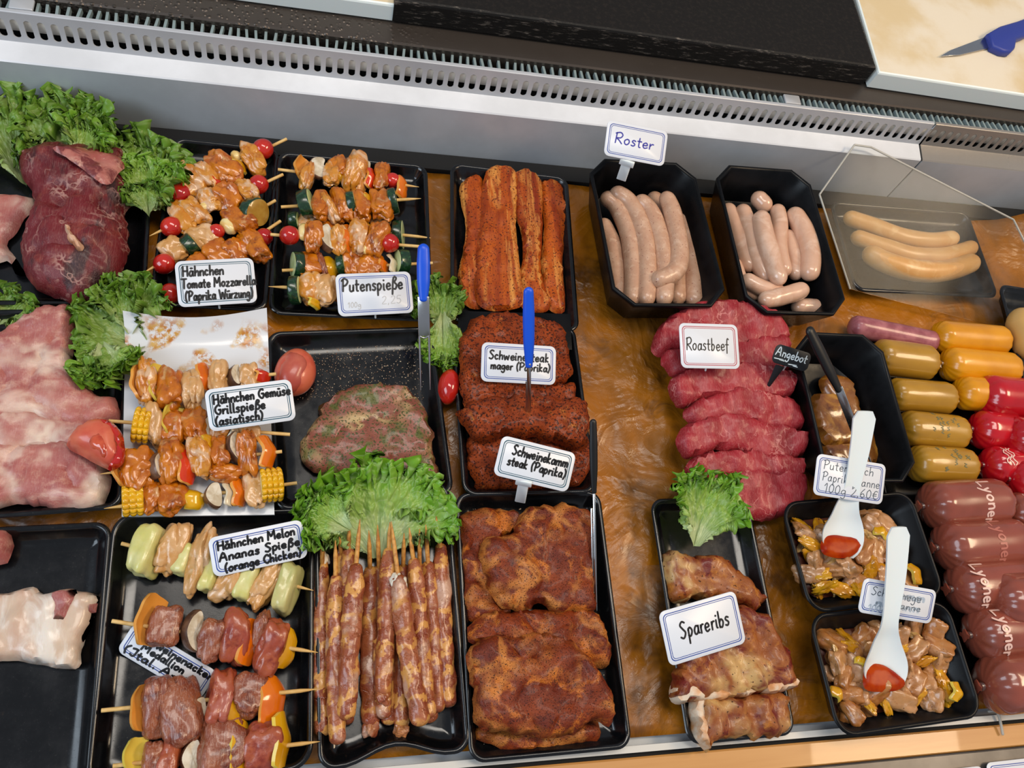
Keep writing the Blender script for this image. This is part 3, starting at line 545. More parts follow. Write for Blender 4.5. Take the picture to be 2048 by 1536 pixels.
def piece(root, kind, u, v, w, h, z, T, tilt=None, spin=0, up=0):
    s = nxt(); rr = random.Random(s); c = P(u, v, z + up * .001); m = mpp(u, v, z); w, h = w * m / 2, h * m / 2; mb = MB(); A = T
    if spin: A = spinax(A, UP, math.radians(spin))
    if kind in KINDS:
        nm, mt = KINDS[kind]; th = min(max(h * .62, w * .75), .017); pork = kind in 'kK'
        A = spinax(A, UP, rr.uniform(-.22, .22)); A = spinax(A, A[1], rr.uniform(-.25, .25)); A = spinax(A, A[0], rr.uniform(-.3, .3))
        blob(mb, c, A, (w * 1.28, h * (1.08 if pork else 1.2), th), rr.uniform(3.2, 4.4) if pork else rr.uniform(2.3, 3.4), .15 if pork else .2, rr.uniform(1.0, 1.5), s, .10 if pork else .14, n=14); return mk(nm, mb, MATS[mt], root)
    if kind == 't':
        blob(mb, c, A, (h, h * .96, h * .96), 2.0, .02, 1, s, n=10); return mk('tomato', mb, MATS['tomato'], root)
    if kind in 'zZ':
        if tilt is None: tilt = 14 * rr.choice((-1, 1))
        A = spinax(A, A[1], math.radians(tilt)); disc(mb, c, A, h, w, 0, 1); return mk('courgette_slice', mb, [MATS['courgette_skin'], MATS['courgette_flesh' if kind == 'z' else 'courgette_glazed']], root)
    if kind in 'yoe':
        sg = -1 if tilt is not None and tilt < 0 else 1; tl = 35 if tilt is None else abs(tilt)
        A = (A[0] * sg, A[1], A[2]); A = spinax(A, A[1], -math.radians(tl)); nm = {'y': 'yellow', 'o': 'orange', 'e': 'red'}[kind]
        dome(mb, c - A[0] * w * .3, A, max(w * .9, .005), h, max(h * .62, .010), seed=s); o = mk('pepper_piece', mb, [MATS['pepper_' + nm], MATS['pepper_inner_yellow' if kind == 'y' else 'pepper_inner']], root); o['label'] = nm + ' pepper piece'; return o
    if kind in 'mM':
        tl = 55 if tilt is None else tilt; A = spinax(A, A[1], math.radians(-tl)); A = spinax(A, A[0], rr.uniform(-.3, .3))
        flat_piece(mb, c, (A[0], A[2] if False else A[1], A[2]), MUSH if kind == 'm' else CAP, h if kind == 'M' else h * .8, max(w, h * .8) if kind == 'm' else max(w, h * .55), .0035 if kind == 'm' else .006, seed=s); return mk('mushroom_slice', mb, [MATS['mushroom_white'], MATS['mushroom_brown']], root)
    if kind == 'c':
        A = spinax(A, A[1], math.radians(8 if tilt is None else tilt)); corn(mb, c, A, h, w); return mk('corn_slice', mb, [MATS['corn'], MATS['corn_core']], root)
    if kind in 'nN':
        A = spinax(A, A[1], math.radians(-18 if tilt is None else tilt)); blob(mb, c, A, (w, h, min(h * .7, .016)), 6.5, .12, 1.0, s, n=10); return mk('melon_piece', mb, MATS['melon' if kind == 'n' else 'melon_pale'], root)
    if kind == 'i':
        A = spinax(A, A[1], -.5); dome(mb, c, A, max(w, .004), h, h * .6, .002, seed=s, mi=(0, 0)); return mk('onion_piece', mb, MATS['onion'], root)
    if kind == 'b':
        blob(mb, c, A, (w, h, min(w, h)), 2.2, .08, 1.5, s, n=8); return mk('mozzarella_ball', mb, MATS['mozzarella'], root)
def skewer(label, group, z, a, b, pieces, point=(1, 0), r=.0019, zz=None):
    pa, pb = P(*a, zz[0] if zz else z), P(*b, zz[1] if zz else z); L = (pb - pa).length; T = frame(pa, pb); o = thing('skewer', label, 'skewer', Vector(((pa.x + pb.x) / 2, (pa.y + pb.y) / 2, .004)), group)
    mb = MB(); k = .016 / L; pts = [pa, pa.lerp(pb, k), pa.lerp(pb, .5), pa.lerp(pb, 1 - k), pb]; q = MB()
    def rad(t): return r * (min(1, .12 + t / k) if point[0] else 1) * (min(1, .12 + (1 - t) / k) if point[1] else 1)
    lo = []
    for t in (0, k * .5, k, .5, 1 - k, 1 - k * .5, 1):
        lo.append([pa.lerp(pb, t) + T[1] * (rad(t) * math.cos(x)) + T[2] * (rad(t) * math.sin(x)) for x in np.linspace(0, 2 * math.pi, 10, endpoint=False)])
    loft(mb, lo); mk('wooden_stick', mb, MATS['bamboo'], o)
    for p in pieces:
        kw = p[5] if len(p) > 5 else {}; t = ((P(p[1], p[2], z) - pa).dot(T[0])) / L
        zc = pa.z + (pb.z - pa.z) * min(1, max(0, t)); piece(o, p[0], p[1], p[2], p[3], p[4], zc, T, **kw)
    return o
# --- lettuce
def leaf(label, base, tip, span, z0, lift, seed, mat='lettuce_green', ruff=.010, fr=7, wide=1.0, droop=0.0, nv=56, nu=230, base_w=.12, group='lettuce leaves', serr=.16, wl=.0115, fine=.0042):
    """frilled leaf fanning from base to tip (pixels); span = half angle in degrees; wl = length of the frill waves"""
    b = P(*base, z0); t = P(*tip, z0); D = (t - b).to_2d(); Lr = D.length; th0 = math.atan2(D.y, D.x); sp = math.radians(span); V = []; U = []
    for i in range(nv + 1):
        v = i / nv
        for j in range(nu + 1):
            u = -1 + 2 * j / nu
            ol = (1 - .25 * abs(u) ** 2.6) * (1 + serr * 1.5 * noise.noise(Vector((u * 2.2, 0, seed * 3.3))) + serr * .9 * noise.noise(Vector((u * 6, 1, seed * 3.3))))
            vs = v ** .8; r0 = Lr * (base_w + (ol - base_w) * vs); th = th0 + sp * u * (.45 + .55 * v ** .6)
            e = max(0, (v - .66) / .34) ** 1.5; sd_ = max(0, (abs(u) - .82) / .18) ** 1.5 * min(1, v * 2); e = max(e, sd_); body = min(1, v * 2.2)
            s = r0 * sp * u / wl + 2.2 * noise.noise(Vector((u * 5, v * 1.5, seed * 1.7))) + 1.1 * noise.noise(Vector((u * 13, v * 2.5, seed))); sf = s * wl / fine
            q = Vector((r0 * math.cos(th) * 45, r0 * math.sin(th) * 45, seed * 2.9))
            wz = math.sin(6.283 * s + v * 2); wr = math.cos(6.283 * s + v * 2 + .6 * noise.noise(q)); fz = math.sin(6.283 * sf + 4 * noise.noise(q * 1.5)); f_r = math.cos(6.283 * sf + 4 * noise.noise(q * 1.5))
            k = .75 + .9 * noise.noise(q * .5)
            r = r0 + e * (ruff * .30 * wr * k + .0024 * f_r); th += e * (ruff * .62 * math.sin(12.566 * s + 1) + .0026 * math.sin(6.283 * sf + 2)) / max(r, .03)
            z = z0 + lift * v ** 1.2 - droop * v * v + e * (ruff * 1.05 * wz * k + .0030 * fz) + body * (.0060 * noise.noise(q * .8) + .0042 * noise.noise(q * 2.0) + .0022 * noise.noise(q * 4.6) + .001 * noise.noise(q * 10)) + .007 * abs(u) ** 1.5 * (1 - v) - .003 * math.exp(-(u / .05) ** 2) * (1 - v) - .4 * e * ruff * max(0, v - .9) * 3
            V.append((b.x + r * math.cos(th) - Lr * base_w * math.cos(th0), b.y + r * math.sin(th) - Lr * base_w * math.sin(th0), max(z, .0045))); U.append((u * .5 + .5, v))
    n1 = nu + 1; Fc = [(i * n1 + j, i * n1 + j + 1, (i + 1) * n1 + j + 1, (i + 1) * n1 + j) for i in range(nv) for j in range(nu)]
    mb = MB(); mb.add(V, Fc, 0, U); o = mk('lettuce_leaf', mb, MATS[mat], smooth='all'); return props(o, label, 'lettuce', group)
# --- wrapped sausages: capsule with gathered ends
def capsule(label, a, b, z, rpx, mat, name='wrapped_sausage', group=None, cat='sausage', ends=(1, 1), wr=.10, clip=True, sq=1.0, zt=None):
    pa, pb = P(*a, z), P(*b, z if zt is None else zt); r = rpx * mpp(*a, z); T = frame(pa, pb); L = (pb - pa).length; o = thing(name, label, cat, Vector(((pa.x + pb.x) / 2, (pa.y + pb.y) / 2, min(pa.z, pb.z) - r)), group)
    mb = MB(); n = 72; S = []; e = r * .62
    for k in range(9): S.append(e * (1 - math.cos(k / 8 * math.pi / 2)) if k else 0)
    S = S + list(np.linspace(e * 1.2, L - e * 1.2, 14)) + [L - x for x in S[::-1]]; V = []; U = []; sd = nxt()
    for s in S:
        d = min(s, L - s); k = 1 if d >= e else math.sqrt(max(0, 1 - (1 - d / e) ** 2)) ** .85; k = max(k, .05)
        for j in range(n):
            x = 2 * math.pi * j / n; near = math.exp(-(d / (e * .75)) ** 1.5); ww = math.sin(x * 13 + 1.7 * math.sin(2 * x + sd)) * .7 + math.sin(x * 7 + sd) * .5
            rr = r * k * (1 - wr * near * (.5 + .5 * ww)) * (1 + .012 * noise.noise(Vector((s * 40, math.cos(x) * 2, math.sin(x) * 2 + sd)))); bow = .0
            V.append(pa + T[0] * s + T[1] * (rr * math.cos(x)) + T[2] * (rr * math.sin(x) * sq)); U.append((s / L, j / n))
    K = len(S); mb.add(V, [(i * n + j, i * n + (j + 1) % n, (i + 1) * n + (j + 1) % n, (i + 1) * n + j) for i in range(K - 1) for j in range(n)] + [tuple(range(n))[::-1], tuple((K - 1) * n + j for j in range(n))], 0, U)
    mk('casing', mb, MATS[mat], o)
    for en, (p, sg) in zip(ends, ((pa, -1), (pb, 1))):
        if not en: continue
        q = MB(); tail = [p, p + T[0] * (sg * r * .12), p + T[0] * (sg * r * .32)]
        sweep(q, tail, [r * .10, r * .09, r * .2], 14, 8, dome=(0, 0), disp=lambda s, x, c: .35 * math.sin(x * 4) * s); ce = mk('casing_end', q, MATS[mat], o)
        if clip:
            q = MB(); sweep(q, [p + T[0] * (sg * r * .07), p + T[0] * (sg * r * .18)], r * .15, 12, 4, dome=(0, 0)); mk('clip', q, MATS['clip_metal'], ce)
    o['__r'] = 0; del o['__r']
    return o, pa, T, L, r
def print_on(o, pa, T, L, r, text, s0, s1, ang, size, mat, pen=.0016, around=True, sq=1.0):
    """printing wrapped on a sausage: runs round the casing"""
    st, tw = strokes(text); mb = MB(); k = size / 10
    def at(s, a): return pa + T[0] * s + T[1] * (r * 1.004 * math.cos(a)) + T[2] * (r * 1.004 * math.sin(a) * sq)
    for q in st:
        pts = []
        for x, y in smooth_path(q, len(q) * 5):
            pts.append(at(s0 + y * k, ang - (tw / 2 - x) * k / r))
        ribbon(mb, pts, lambda p: ((p - pa) - T[0] * (p - pa).dot(T[0])).normalized(), pen)
    mk('printed_name', mb, MATS[mat], o, smooth=False)
# --- cutlery
def fork(label, hpx, hz, mpx, mz, hr, tines=2, mat='blue_plastic', gap=.008, shank=.35, tine_w=.0011, name='meat_fork'):
    """handle from hpx[0] to hpx[1], metal from there to mpx"""
    h0, h1, tp = P(*hpx[0], hz[0]), P(*hpx[1], hz[1]), P(*mpx, mz); o = thing(name, label, 'fork', tp, 'meat forks'); mb = MB()
    sweep(mb, [h0, h0.lerp(h1, .3), h0.lerp(h1, .7), h1], [hr * .85, hr * 1.05, hr * 1.0, hr * .62], 16, 24, dome=(1, .6), flat=(1, .62)); mk('handle', mb, MATS[mat], o)
    t = (tp - h1).normalized(); sd = t.cross((CAMP - h1).normalized()).normalized(); q = MB(); k0 = h1 - t * .006; k1 = h1.lerp(tp, shank)
    nn = sd.cross(t)
    if tines == 2:
        box(q, (k0 + k1) / 2, (gap / 2 + .0012, (k1 - k0).length / 2, .0008), (sd, t, nn), .0004)
        for s in (-1, 1):
            e = sd * (s * gap / 2); sweep(q, [k1 + e, k1.lerp(tp, .5) + e, tp + e], [tine_w * 1.25, tine_w * 1.1, tine_w * .35], 10, 14, dome=(0, 0))
        sweep(q, [k1 - sd * gap / 2, k1 + t * .0022, k1 + sd * gap / 2], tine_w, 8, 8)
    else:
        box(q, (k0 + tp) / 2, (tine_w, (tp - k0).length / 2, .0009), (sd, t, nn), .0004)
        box(q, (k1 + tp) / 2 + sd * gap, (tine_w * .7, (tp - k1).length / 2, .0008), (sd, t, nn), .0004)
    mk('tines', q, MATS['shiny_steel'], o); return o
def spoon(label, cl, hw, zs, dep, th=.0022):
    """cl centre line px, hw half widths px, zs heights, dep bowl depths (m)"""
    pts = np.array([tuple(P(u, v, z)) for (u, v), z in zip(cl, zs)]); w_ = np.array([h * mpp(u, v, z) for (u, v), z, h in zip(cl, zs, hw)]); n = 40
    Q = smooth_path(np.column_stack([pts, w_ * 1.0, np.array(dep)]), n); m = 16; lo = []
    o = thing('serving_spoon', label, 'spoon', Vector(pts[-1]), 'white plastic spoons')
    for i in range(n):
        c = Vector(Q[i][:3]); t = (Vector(Q[min(i + 1, n - 1)][:3]) - Vector(Q[max(i - 1, 0)][:3])).normalized(); sd = t.cross(UP).normalized(); nn = sd.cross(t); hwid, d = Q[i][3], Q[i][4]
        e = min(1, .62 + i * .19) if i < 3 else (1 if i < n - 6 else math.sqrt(max(.03, 1 - ((i - (n - 7)) / 7.2) ** 2))); hwid *= e
        tp_ = [c + sd * (hwid * x) + nn * (-d * (1 - x * x) + th) for x in np.linspace(-1, 1, m)]; bt = [c + sd * (hwid * x) + nn * (-d * (1 - x * x) - th * (1 - x ** 4) * .7) for x in np.linspace(1, -1, m)]
        lo.append(tp_ + bt)
    mb = MB(); loft(mb, lo); mk('spoon_body', mb, MATS['white_plastic'], o); return o, Q
# ---------------------------------------------------------------- the counter
X0, X1 = -.62, 1.55; YB = .714
def quadbox(name, prof, x0, x1, mat, **k):
    """bar with a closed y,z profile running along the counter"""
    mb = MB(); loft(mb, [[(x, y, z) for y, z in prof] for x in (x0, x1)]); return mk(name, mb, MATS[mat], smooth=False, **k)
mb = MB(); box(mb, ((X0 + X1) / 2, .34, -.022), ((X1 - X0) / 2, .385, .01), bev=.001); props(mk('floor', mb, MATS['brushed_steel']), 'steel deck of the counter under the brown paper', 'counter deck', kind='structure')
# brown paper, laid wet and wrinkled, folded up against the back at the right
mb = MB(); nx, ny = 150, 60; V = []
for j in range(ny + 1):
    for i in range(nx + 1):
        x = X0 + .02 + (X1 - X0 - .04) * i / nx; y = -.012 + (YB - .028 + .012) * j / ny
        q = Vector((x * 9, y * 9, 1)); z = -.0045 + .0035 * max(-1, min(.9, noise.noise(q) + .6 * noise.noise(q * 2.6) + .4 * noise.noise(q * 6)))
        k = max(0, min(1, (x - .98) / .14)) * max(0, min(1, (y - .52) / .17)); z += .075 * k * k + .01 * k * noise.noise(q * 3)
        V.append((x, y, z))
mb.add(V, [(j * (nx + 1) + i, j * (nx + 1) + i + 1, (j + 1) * (nx + 1) + i + 1, (j + 1) * (nx + 1) + i) for j in range(ny) for i in range(nx)])
o = props(mk('paper_sheet', mb, MATS['paper']), 'wrinkled wet brown paper lining the counter under all the trays', 'paper'); s_ = o.modifiers.new('thick', 'SOLIDIFY'); s_.thickness = .0006
quadbox('dark_gap', ((YB - .026, -.012), (YB - .026, .0015), (YB - .001, .0015), (YB - .001, -.012)), X0, X1, 'dark_void')['kind'] = 'structure'  # black strip whose colour stands for the dark gap at the riser foot
# vent panels at the back: riser, sloped strip and slotted rail
XJ = P(1872, 290, .11).x; PITCH = .01346
def vent_panel(label, x0, x1, dz=0, wet=False):
    o = thing('vent_panel', label, 'vent panel', ((x0 + x1) / 2, YB, 0), 'steel vent panels')
    mb = MB(); loft(mb, [[(x, y, z) for y, z in ((YB, -.008), (.7195, .0785), (.7212, .0785), (YB + .0015, -.008))] for x in (x0, x1)]); mk('riser', mb, MATS['brushed_steel'], o, smooth=False)
    mb = MB(); loft(mb, [[(x, y, z) for y, z in ((.7195, .0785), (.7210, .0800), (.7445, .0845), (.7445, .0825), (.7225, .0785), (.7212, .0765))] for x in (x0, x1)]); b = mk('sloped_strip', mb, MATS['wet_steel' if wet else 'lit_strip_steel'], o, smooth=False)
    # slotted face from (y .7445, z .0875) to (y .7500, z .130)
    A = Vector((0, .7445, .0845)); B = Vector((0, .7500, .1190)); Lf = (B - A).length; t = (B - A).normalized(); nn = Vector((0, -t.z, t.y)); mb = MB(); n = max(1, round((x1 - x0) / PITCH)); pw = (x1 - x0) / n; sw, s0, s1 = pw * .29, Lf * .15, Lf * .79
    for k in range(n):
        xc = x0 + (k + .5) * pw; inn = []; out = []
        for m_ in range(24):
            a = 2 * math.pi * (m_ + .5) / 24; cx, cy = math.cos(a), math.sin(a); py = (s1 - sw if cy > 0 else s0 + sw) + sw * cy; inn.append((sw * cx, py))
        for (ix, iy) in inn:
            dx, dy = ix / (pw / 2), (iy - Lf / 2) / (Lf / 2); g = max(abs(dx) * 1.6, abs(dy)); 
            if abs(dy) >= abs(dx) * 1.6: out.append((max(-pw / 2, min(pw / 2, ix * 1.75)), Lf if dy > 0 else 0))
            else: out.append((pw / 2 if dx > 0 else -pw / 2, max(0, min(Lf, Lf / 2 + (iy - Lf / 2) * 1.32))))
        # snap the four corners
        for q in ((1, 1), (-1, 1), (-1, -1), (1, -1)):
            cxn, cyn = q[0] * pw / 2, Lf if q[1] > 0 else 0; i = min(range(24), key=lambda i: (out[i][0] - cxn) ** 2 * 4 + (out[i][1] - cyn) ** 2); out[i] = (cxn, cyn)
        f = lambda p, d: A + Vector((xc + p[0], 0, 0)) + t * p[1] - nn * d
        loft(mb, [[f(p, 0) for p in out], [f(p, 0) for p in inn], [f(p, .0014) for p in inn]], False, False)
    c = mk('slotted_rail', mb, MATS['wet_steel' if wet else 'painted_rail'], o, smooth=False)
    mb = MB(); loft(mb, [[(x, y, z) for y, z in ((.7500, .1188), (.7502, .1200), (.7512, .1207), (.7548, .1208), (.7548, .1193), (.7514, .1190))] for x in (x0, x1)]); mk('top_lip', mb, MATS['wet_steel' if wet else 'painted_rail'], o, smooth=False)
    return o
vent_panel('long steel vent panel with slotted rail behind the trays', X0, XJ - .0015)
vent_panel('short water-spotted vent panel end beyond the joint at the right', XJ + .0015, X1, wet=True)
mb = MB(); box(mb, ((X0 + X1) / 2, .7530, .1005), ((X1 - X0) / 2, .0009, .0075), bev=.0004); props(mk('cream_strip', mb, MATS['cream_plastic']), 'cream strip seen through the slots of the rail', 'strip')
# grille of thin fins, with the dark duct behind
o = thing('air_grille', 'dark air grille of thin upright fins behind the slotted rail', 'grille', ((X0 + X1) / 2, .766, .09)); mb = MB()
k = X0 + .01
while k < X1 - .01:
    ln = .002 * math.sin(k * 90); loft(mb, [[(k + ln * q + a * .0030, y, z) for a, y, q, z in ((0, .7562, 0, .107), (1, .7562, 0, .107), (1, .7760, 1, .107), (0, .7760, 1, .107))], [(k + ln * q + a * .0030, y, z) for a, y, q, z in ((0, .7562, 0, .1150), (1, .7562, 0, .1150), (1, .7760, 1, .1130), (0, .7760, 1, .1130))]]); k += .0100
fi = mk('fins', mb, MATS['fin_metal'], o, smooth=False); fi['kind'] = 'stuff'
mb = MB(); loft(mb, [[(x, y, z) for y, z in ((.7225, -.01), (.7225, .07), (.7235, .07), (.7235, -.005), (.773, -.005), (.773, .084), (.775, .084), (.775, -.01))] for x in (X0, X1)]); mk('duct', mb, MATS['dark_void'], o, smooth=False)
for u in (1010, 35):
    mb = MB(); p = P(u * 1.0 if u < 100 else 1597, 8 if u < 100 else 210, .126); box(mb, (p.x, .767, .1165), (.012, .008, .0018), bev=.0008); mk('clip', mb, MATS['painted_rail'], o)
# worktop and what stands on it
mb = MB(); loft(mb, [[(x, y, z) for y, z in ((.7765, .098), (.7765, .1175), (.7785, .1195), (1.75, .1195), (1.75, .09), (.80, .09))] for x in (X0, X1 + .5)]); props(mk('worktop', mb, MATS['dull_steel'], smooth=False), 'dull steel worktop behind the grille', 'worktop')
ZT = .1197
def deckpt(u, v, z=ZT): return P(u, v, z)
f0, f1 = P(803, 50, ZT), P(1718, 168, ZT); yf = (f0.y + f1.y) / 2
zs = ZT
for k in range(200):
    if P(1735, 131, zs).y < yf: break
    zs += .0005
mb = MB(); sx1 = f1.x + .004; sx0 = P(800, 40, ZT).x - .05; prism(mb, [Vector((sx0 + .04, yf, 0)), Vector((sx1, yf - .001, 0)), Vector((sx1 + .0, yf + .55, 0)), Vector((sx0 + .04, yf + .55, 0))], ZT, zs, .0035)
n_ = len(mb.f); mb.m = [1] * n_; mb.m[-1] = 0
props(mk('stone_slab', mb, [MATS['stone'], MATS['stone_edge']], smooth=False), 'thick black stone slab with worn edge between two white boards', 'slab')
def board(label, pts, z0, z1):
    mb = MB(); prism(mb, pts, z0, z1, .003, 1, 0); zm = (z0 + z1) / 2
    return props(mk('cutting_board', mb, [MATS['board'], MATS['board_edge']], smooth=False), label, 'cutting board', 'white cutting boards')
q0 = P(1727, 176, ZT); zb = ZT + .030
q1 = P(1690, 0, zb); e1 = Vector((q0.x + .0035, q0.y, 0)); dirv = (Vector((q1.x, q1.y, 0)) - Vector((P(1733, 150, zb).x, P(1733, 150, zb).y, 0))).normalized()
board('white plastic cutting board with knife, yellowed by use', [e1, Vector((e1.x + .60, e1.y - .012, 0)), Vector((e1.x + .60, e1.y + .45, 0)), e1 + dirv * .45], ZT, zb)
q0 = P(799, 47, ZT); board('white plastic cutting board at the top edge left of black slab', [Vector((q0.x - .5, q0.y + .0, 0)), Vector((q0.x, q0.y, 0)), Vector((q0.x, q0.y + .4, 0)), Vector((q0.x - .5, q0.y + .4, 0))], ZT, ZT + .026)
# knife
zk = zb + .0035; o = thing('boning_knife', 'boning knife with blue handle lying on the white board', 'knife', P(1960, 85, zb)); mb = MB()
bl = [P(*q, zk) for q in ((1880, 113), (1900, 101), (1945, 84), (1973, 73), (1984, 95), (1958, 101), (1920, 110))]; prism(mb, bl, zk - .0008, zk + .0008, .0004); mk('blade', mb, MATS['shiny_steel'], o)
mb = MB(); hd = [P(*q, zk + .004) for q in ((1972, 70), (1996, 56), (2030, 46), (2090, 24), (2100, 48), (2046, 76), (2030, 82), (2027, 100), (2018, 108), (2003, 106), (1982, 96))]; prism(mb, hd, zk - .0055, zk + .009, .004); mk('handle', mb, MATS['navy_plastic'], o)
# front trim and ledge
quadbox('trim_1', ((-.026, -.012), (-.026, .003), (-.0195, .003), (-.0195, -.012)), X0, X1, 'white_trim')['kind'] = 'structure'
quadbox('shadow_line', ((-.030, -.02), (-.030, -.006), (-.0262, -.006), (-.0262, -.02)), X0, X1, 'dark_void')['kind'] = 'structure'  # black strip painted in for the shadow line between trim and ledge
quadbox('front_ledge', ((-.054, -.02), (-.054, -.0015), (-.0525, .0005), (-.032, .0005), (-.0302, -.001), (-.0302, -.02)), X0, X1, 'ledge_wood'); props(bpy.data.objects['front_ledge'], 'light wooden ledge along the front edge of counter', 'ledge')
quadbox('front_rail', ((-.26, -.02), (-.26, .001), (-.056, .002), (-.0545, .001), (-.0545, -.02)), X0, X1, 'grey_rail'); props(bpy.data.objects['front_rail'], 'grey rail in front of the wooden ledge at the bottom right', 'rail')
# ---------------------------------------------------------------- trays
def T(label, px, **k): return tray('serving_tray', label, px, **k)
T('black tray under the big dark beef joint at the left', [(-140, 228), (322, 262), (276, 604), (-172, 612)])
T('black tray of tomato and mozzarella skewers', [(343, 274), (560, 294), (532, 624), (296, 608)])
T('black tray of turkey skewers with courgette ends', [(556, 301), (853, 331), (868, 642), (534, 630)], off=.001)
T('black tray under the pale pork slices at the left edge', [(-150, 622), (262, 612), (243, 1030), (-172, 1034)])
T('empty-topped black tray holding the herbed steak', [(536, 662), (860, 652), (914, 990), (545, 1022)])
T('black tray of red spiced belly strips', [(900, 327), (1137, 350), (1159, 668), (902, 640)])
T('black tray under the two rubbed lean steaks in the middle', [(908, 646), (1145, 648), (1198, 988), (918, 992)], off=.002)
T('black tray full of paprika neck steaks', [(914, 986), (1192, 978), (1276, 1502), (934, 1522)])
T('black tray of bacon-wrapped sticks with scooped front rim', [(623, 985), (906, 950), (933, 1516), (640, 1532)], dip=.013)
T('black tray of melon and pork skewers at the bottom left', [(211, 1024), (620, 1016), (636, 1556), (184, 1566)], r=.022)
T('mostly empty black tray with a pork belly piece at lower left', [(-200, 1056), (212, 1050), (190, 1610), (-225, 1610)])
T('narrow black tray of spareribs', [(1297, 990), (1494, 1000), (1598, 1464), (1379, 1496)])
def Bn(label, px, H=.062, **k): return tray('deep_bin', label, px, H=H, kind='bin', r=.024, mats='black_plastic', group='deep black bins', cat='bin', **k)
Bn('deep black bin of coarse speckled sausages', [(1181, 319), (1388, 322), (1456, 612), (1226, 612)])
Bn('deep black bin of smooth pale sausages', [(1428, 329), (1612, 338), (1704, 634), (1498, 622)])
Bn('deep black bin with marinated steak and black-handled fork', [(1590, 662), (1752, 668), (1850, 966), (1650, 962)])
def Pn(label, px, **k): return tray('deep_pan', label, px, H=.04, kind='pan', r=.022, mats='black_plastic', group='black pans of diced meat', cat='pan', **k)
G1 = Pn('upper black pan of diced turkey', [(1551, 1001), (1824, 984), (1896, 1200), (1630, 1218)])
G2 = Pn('lower black pan of diced pork', [(1614, 1223), (1892, 1205), (1979, 1440), (1679, 1470)])
T('small black tray with curved pale sausages under clear lid', [(1658, 400), (1936, 424), (2002, 598), (1712, 578)])
T('black tray at the right edge with a pale sausage', [(1990, 586), (2200, 600), (2240, 800), (2040, 790)], off=.0125)
T('long black tray under the wrapped sausages at right', [(1670, 660), (2300, 690), (2420, 1360), (1900, 1425)], H=.012)
# ---------------------------------------------------------------- meat at the left
def cut(name, label, cat, px, z, t, mat, group=None, **k):
    mb = MB(); slab(mb, px, z, t, seed=nxt(), **k); o = mk(name, mb, MATS[mat]); return props(o, label, cat, group)
BEEF = [(37, 312), (57, 300), (103, 292), (178, 290), (238, 297), (246, 329), (263, 398), (249, 418), (255, 455), (253, 501), (238, 547), (195, 581), (160, 601), (120, 592), (69, 572), (43, 524), (40, 489), (57, 443), (69, 403), (46, 358)]
b = thing('beef_joint', 'big dark red beef joint on the tray at the upper left', 'beef', P(150, 440, .005)); mb = MB()
slab(mb, BEEF, .005, .05, R=.045, bump=.004, bfr=38, edge=.0025, seed=3, hills=((90, 470, 40, .008), (200, 520, 45, .008), (120, 340, 40, .006), (140, 450, 14, -.012), (175, 430, 18, -.008), (95, 540, 12, -.006)), fine=.0006, crease=.005, h=.005); mk('flesh', mb, MATS['dark_beef'], b)
mb = MB(); slab(mb, [(108, 303), (150, 292), (200, 293), (236, 299), (244, 325), (230, 350), (224, 370), (206, 374), (178, 352), (140, 326)], .050, .010, R=.009, bump=.0022, crease=.002, seed=4, slope=(-.25, -.30)); mk('fat_seam', mb, MATS['beef_fat'], b)
mb = MB(); slab(mb, [(130, 455), (138, 450), (142, 464), (158, 478), (166, 490), (160, 500), (148, 488), (134, 474)], .052, .009, R=.004, bump=.001, seed=5, h=.003); mk('sinew', mb, MATS['belly_rind'], b)
cut('pork_scrap', 'thin pinkish meat scrap left of the big beef joint', 'pork', [(-40, 388), (0, 386), (69, 398), (49, 438), (29, 469), (17, 478), (14, 495), (32, 515), (51, 544), (46, 553), (29, 544), (14, 520), (-40, 520)], .005, .014, 'pale_pork')
cut('pork_slice', 'top pale pork slice with a rounded pink end under the lettuce', 'pork', [(-40, 690), (10, 660), (43, 640), (75, 618), (110, 612), (152, 622), (152, 670), (142, 700), (155, 745), (185, 780), (230, 798), (233, 838), (150, 858), (60, 838), (-40, 845)], .012, .022, 'pale_pork', 'pale pork slices', R=.012, bump=.003, bfr=45, edge=.002, crease=.0045, h=.005, slope=(0, .06))
cut('pork_slice', 'middle pale pork slice behind the tomato wedge', 'pork', [(-40, 825), (50, 820), (120, 830), (190, 842), (215, 900), (150, 910), (60, 905), (-40, 905)], .009, .02, 'pale_pork', 'pale pork slices', R=.012, bump=.002, slope=(0, .05), crease=.003)
cut('pork_slice', 'lowest pale pork slice with white fat lines, nearest tray edge', 'pork', [(-40, 878), (40, 890), (110, 880), (160, 888), (215, 938), (213, 1000), (172, 1020), (100, 1016), (40, 1004), (-40, 1016)], .005, .026, 'pale_pork', 'pale pork slices', R=.012, bump=.003, bfr=45, edge=.002, crease=.0045, h=.005)
o = thing('pork_belly_piece', 'pale pork belly piece alone on the lower left tray', 'pork', P(90, 1260, .004)); mb = MB()
slab(mb, [(-40, 1190), (0, 1186), (62, 1172), (87, 1186), (119, 1179), (152, 1179), (199, 1194), (188, 1230), (163, 1291), (156, 1338), (91, 1331), (36, 1324), (-40, 1310)], .004, .022, R=.010, bump=.003, bfr=50, seed=8, crease=.0012, h=.004); mk('fat', mb, MATS['pork_belly'], o)
mb = MB(); slab(mb, [(104, 1186), (130, 1180), (152, 1182), (142, 1212), (122, 1245), (100, 1262), (108, 1225)], .0215, .009, R=.005, bump=.001, seed=9); mk('lean_strip', mb, MATS['pork_lean'], o)
mb = MB(); slab(mb, [(178, 1192), (199, 1196), (188, 1232), (168, 1282), (160, 1278), (172, 1235)], .012, .014, R=.005, seed=10); mk('lean_edge', mb, MATS['pork_lean'], o)
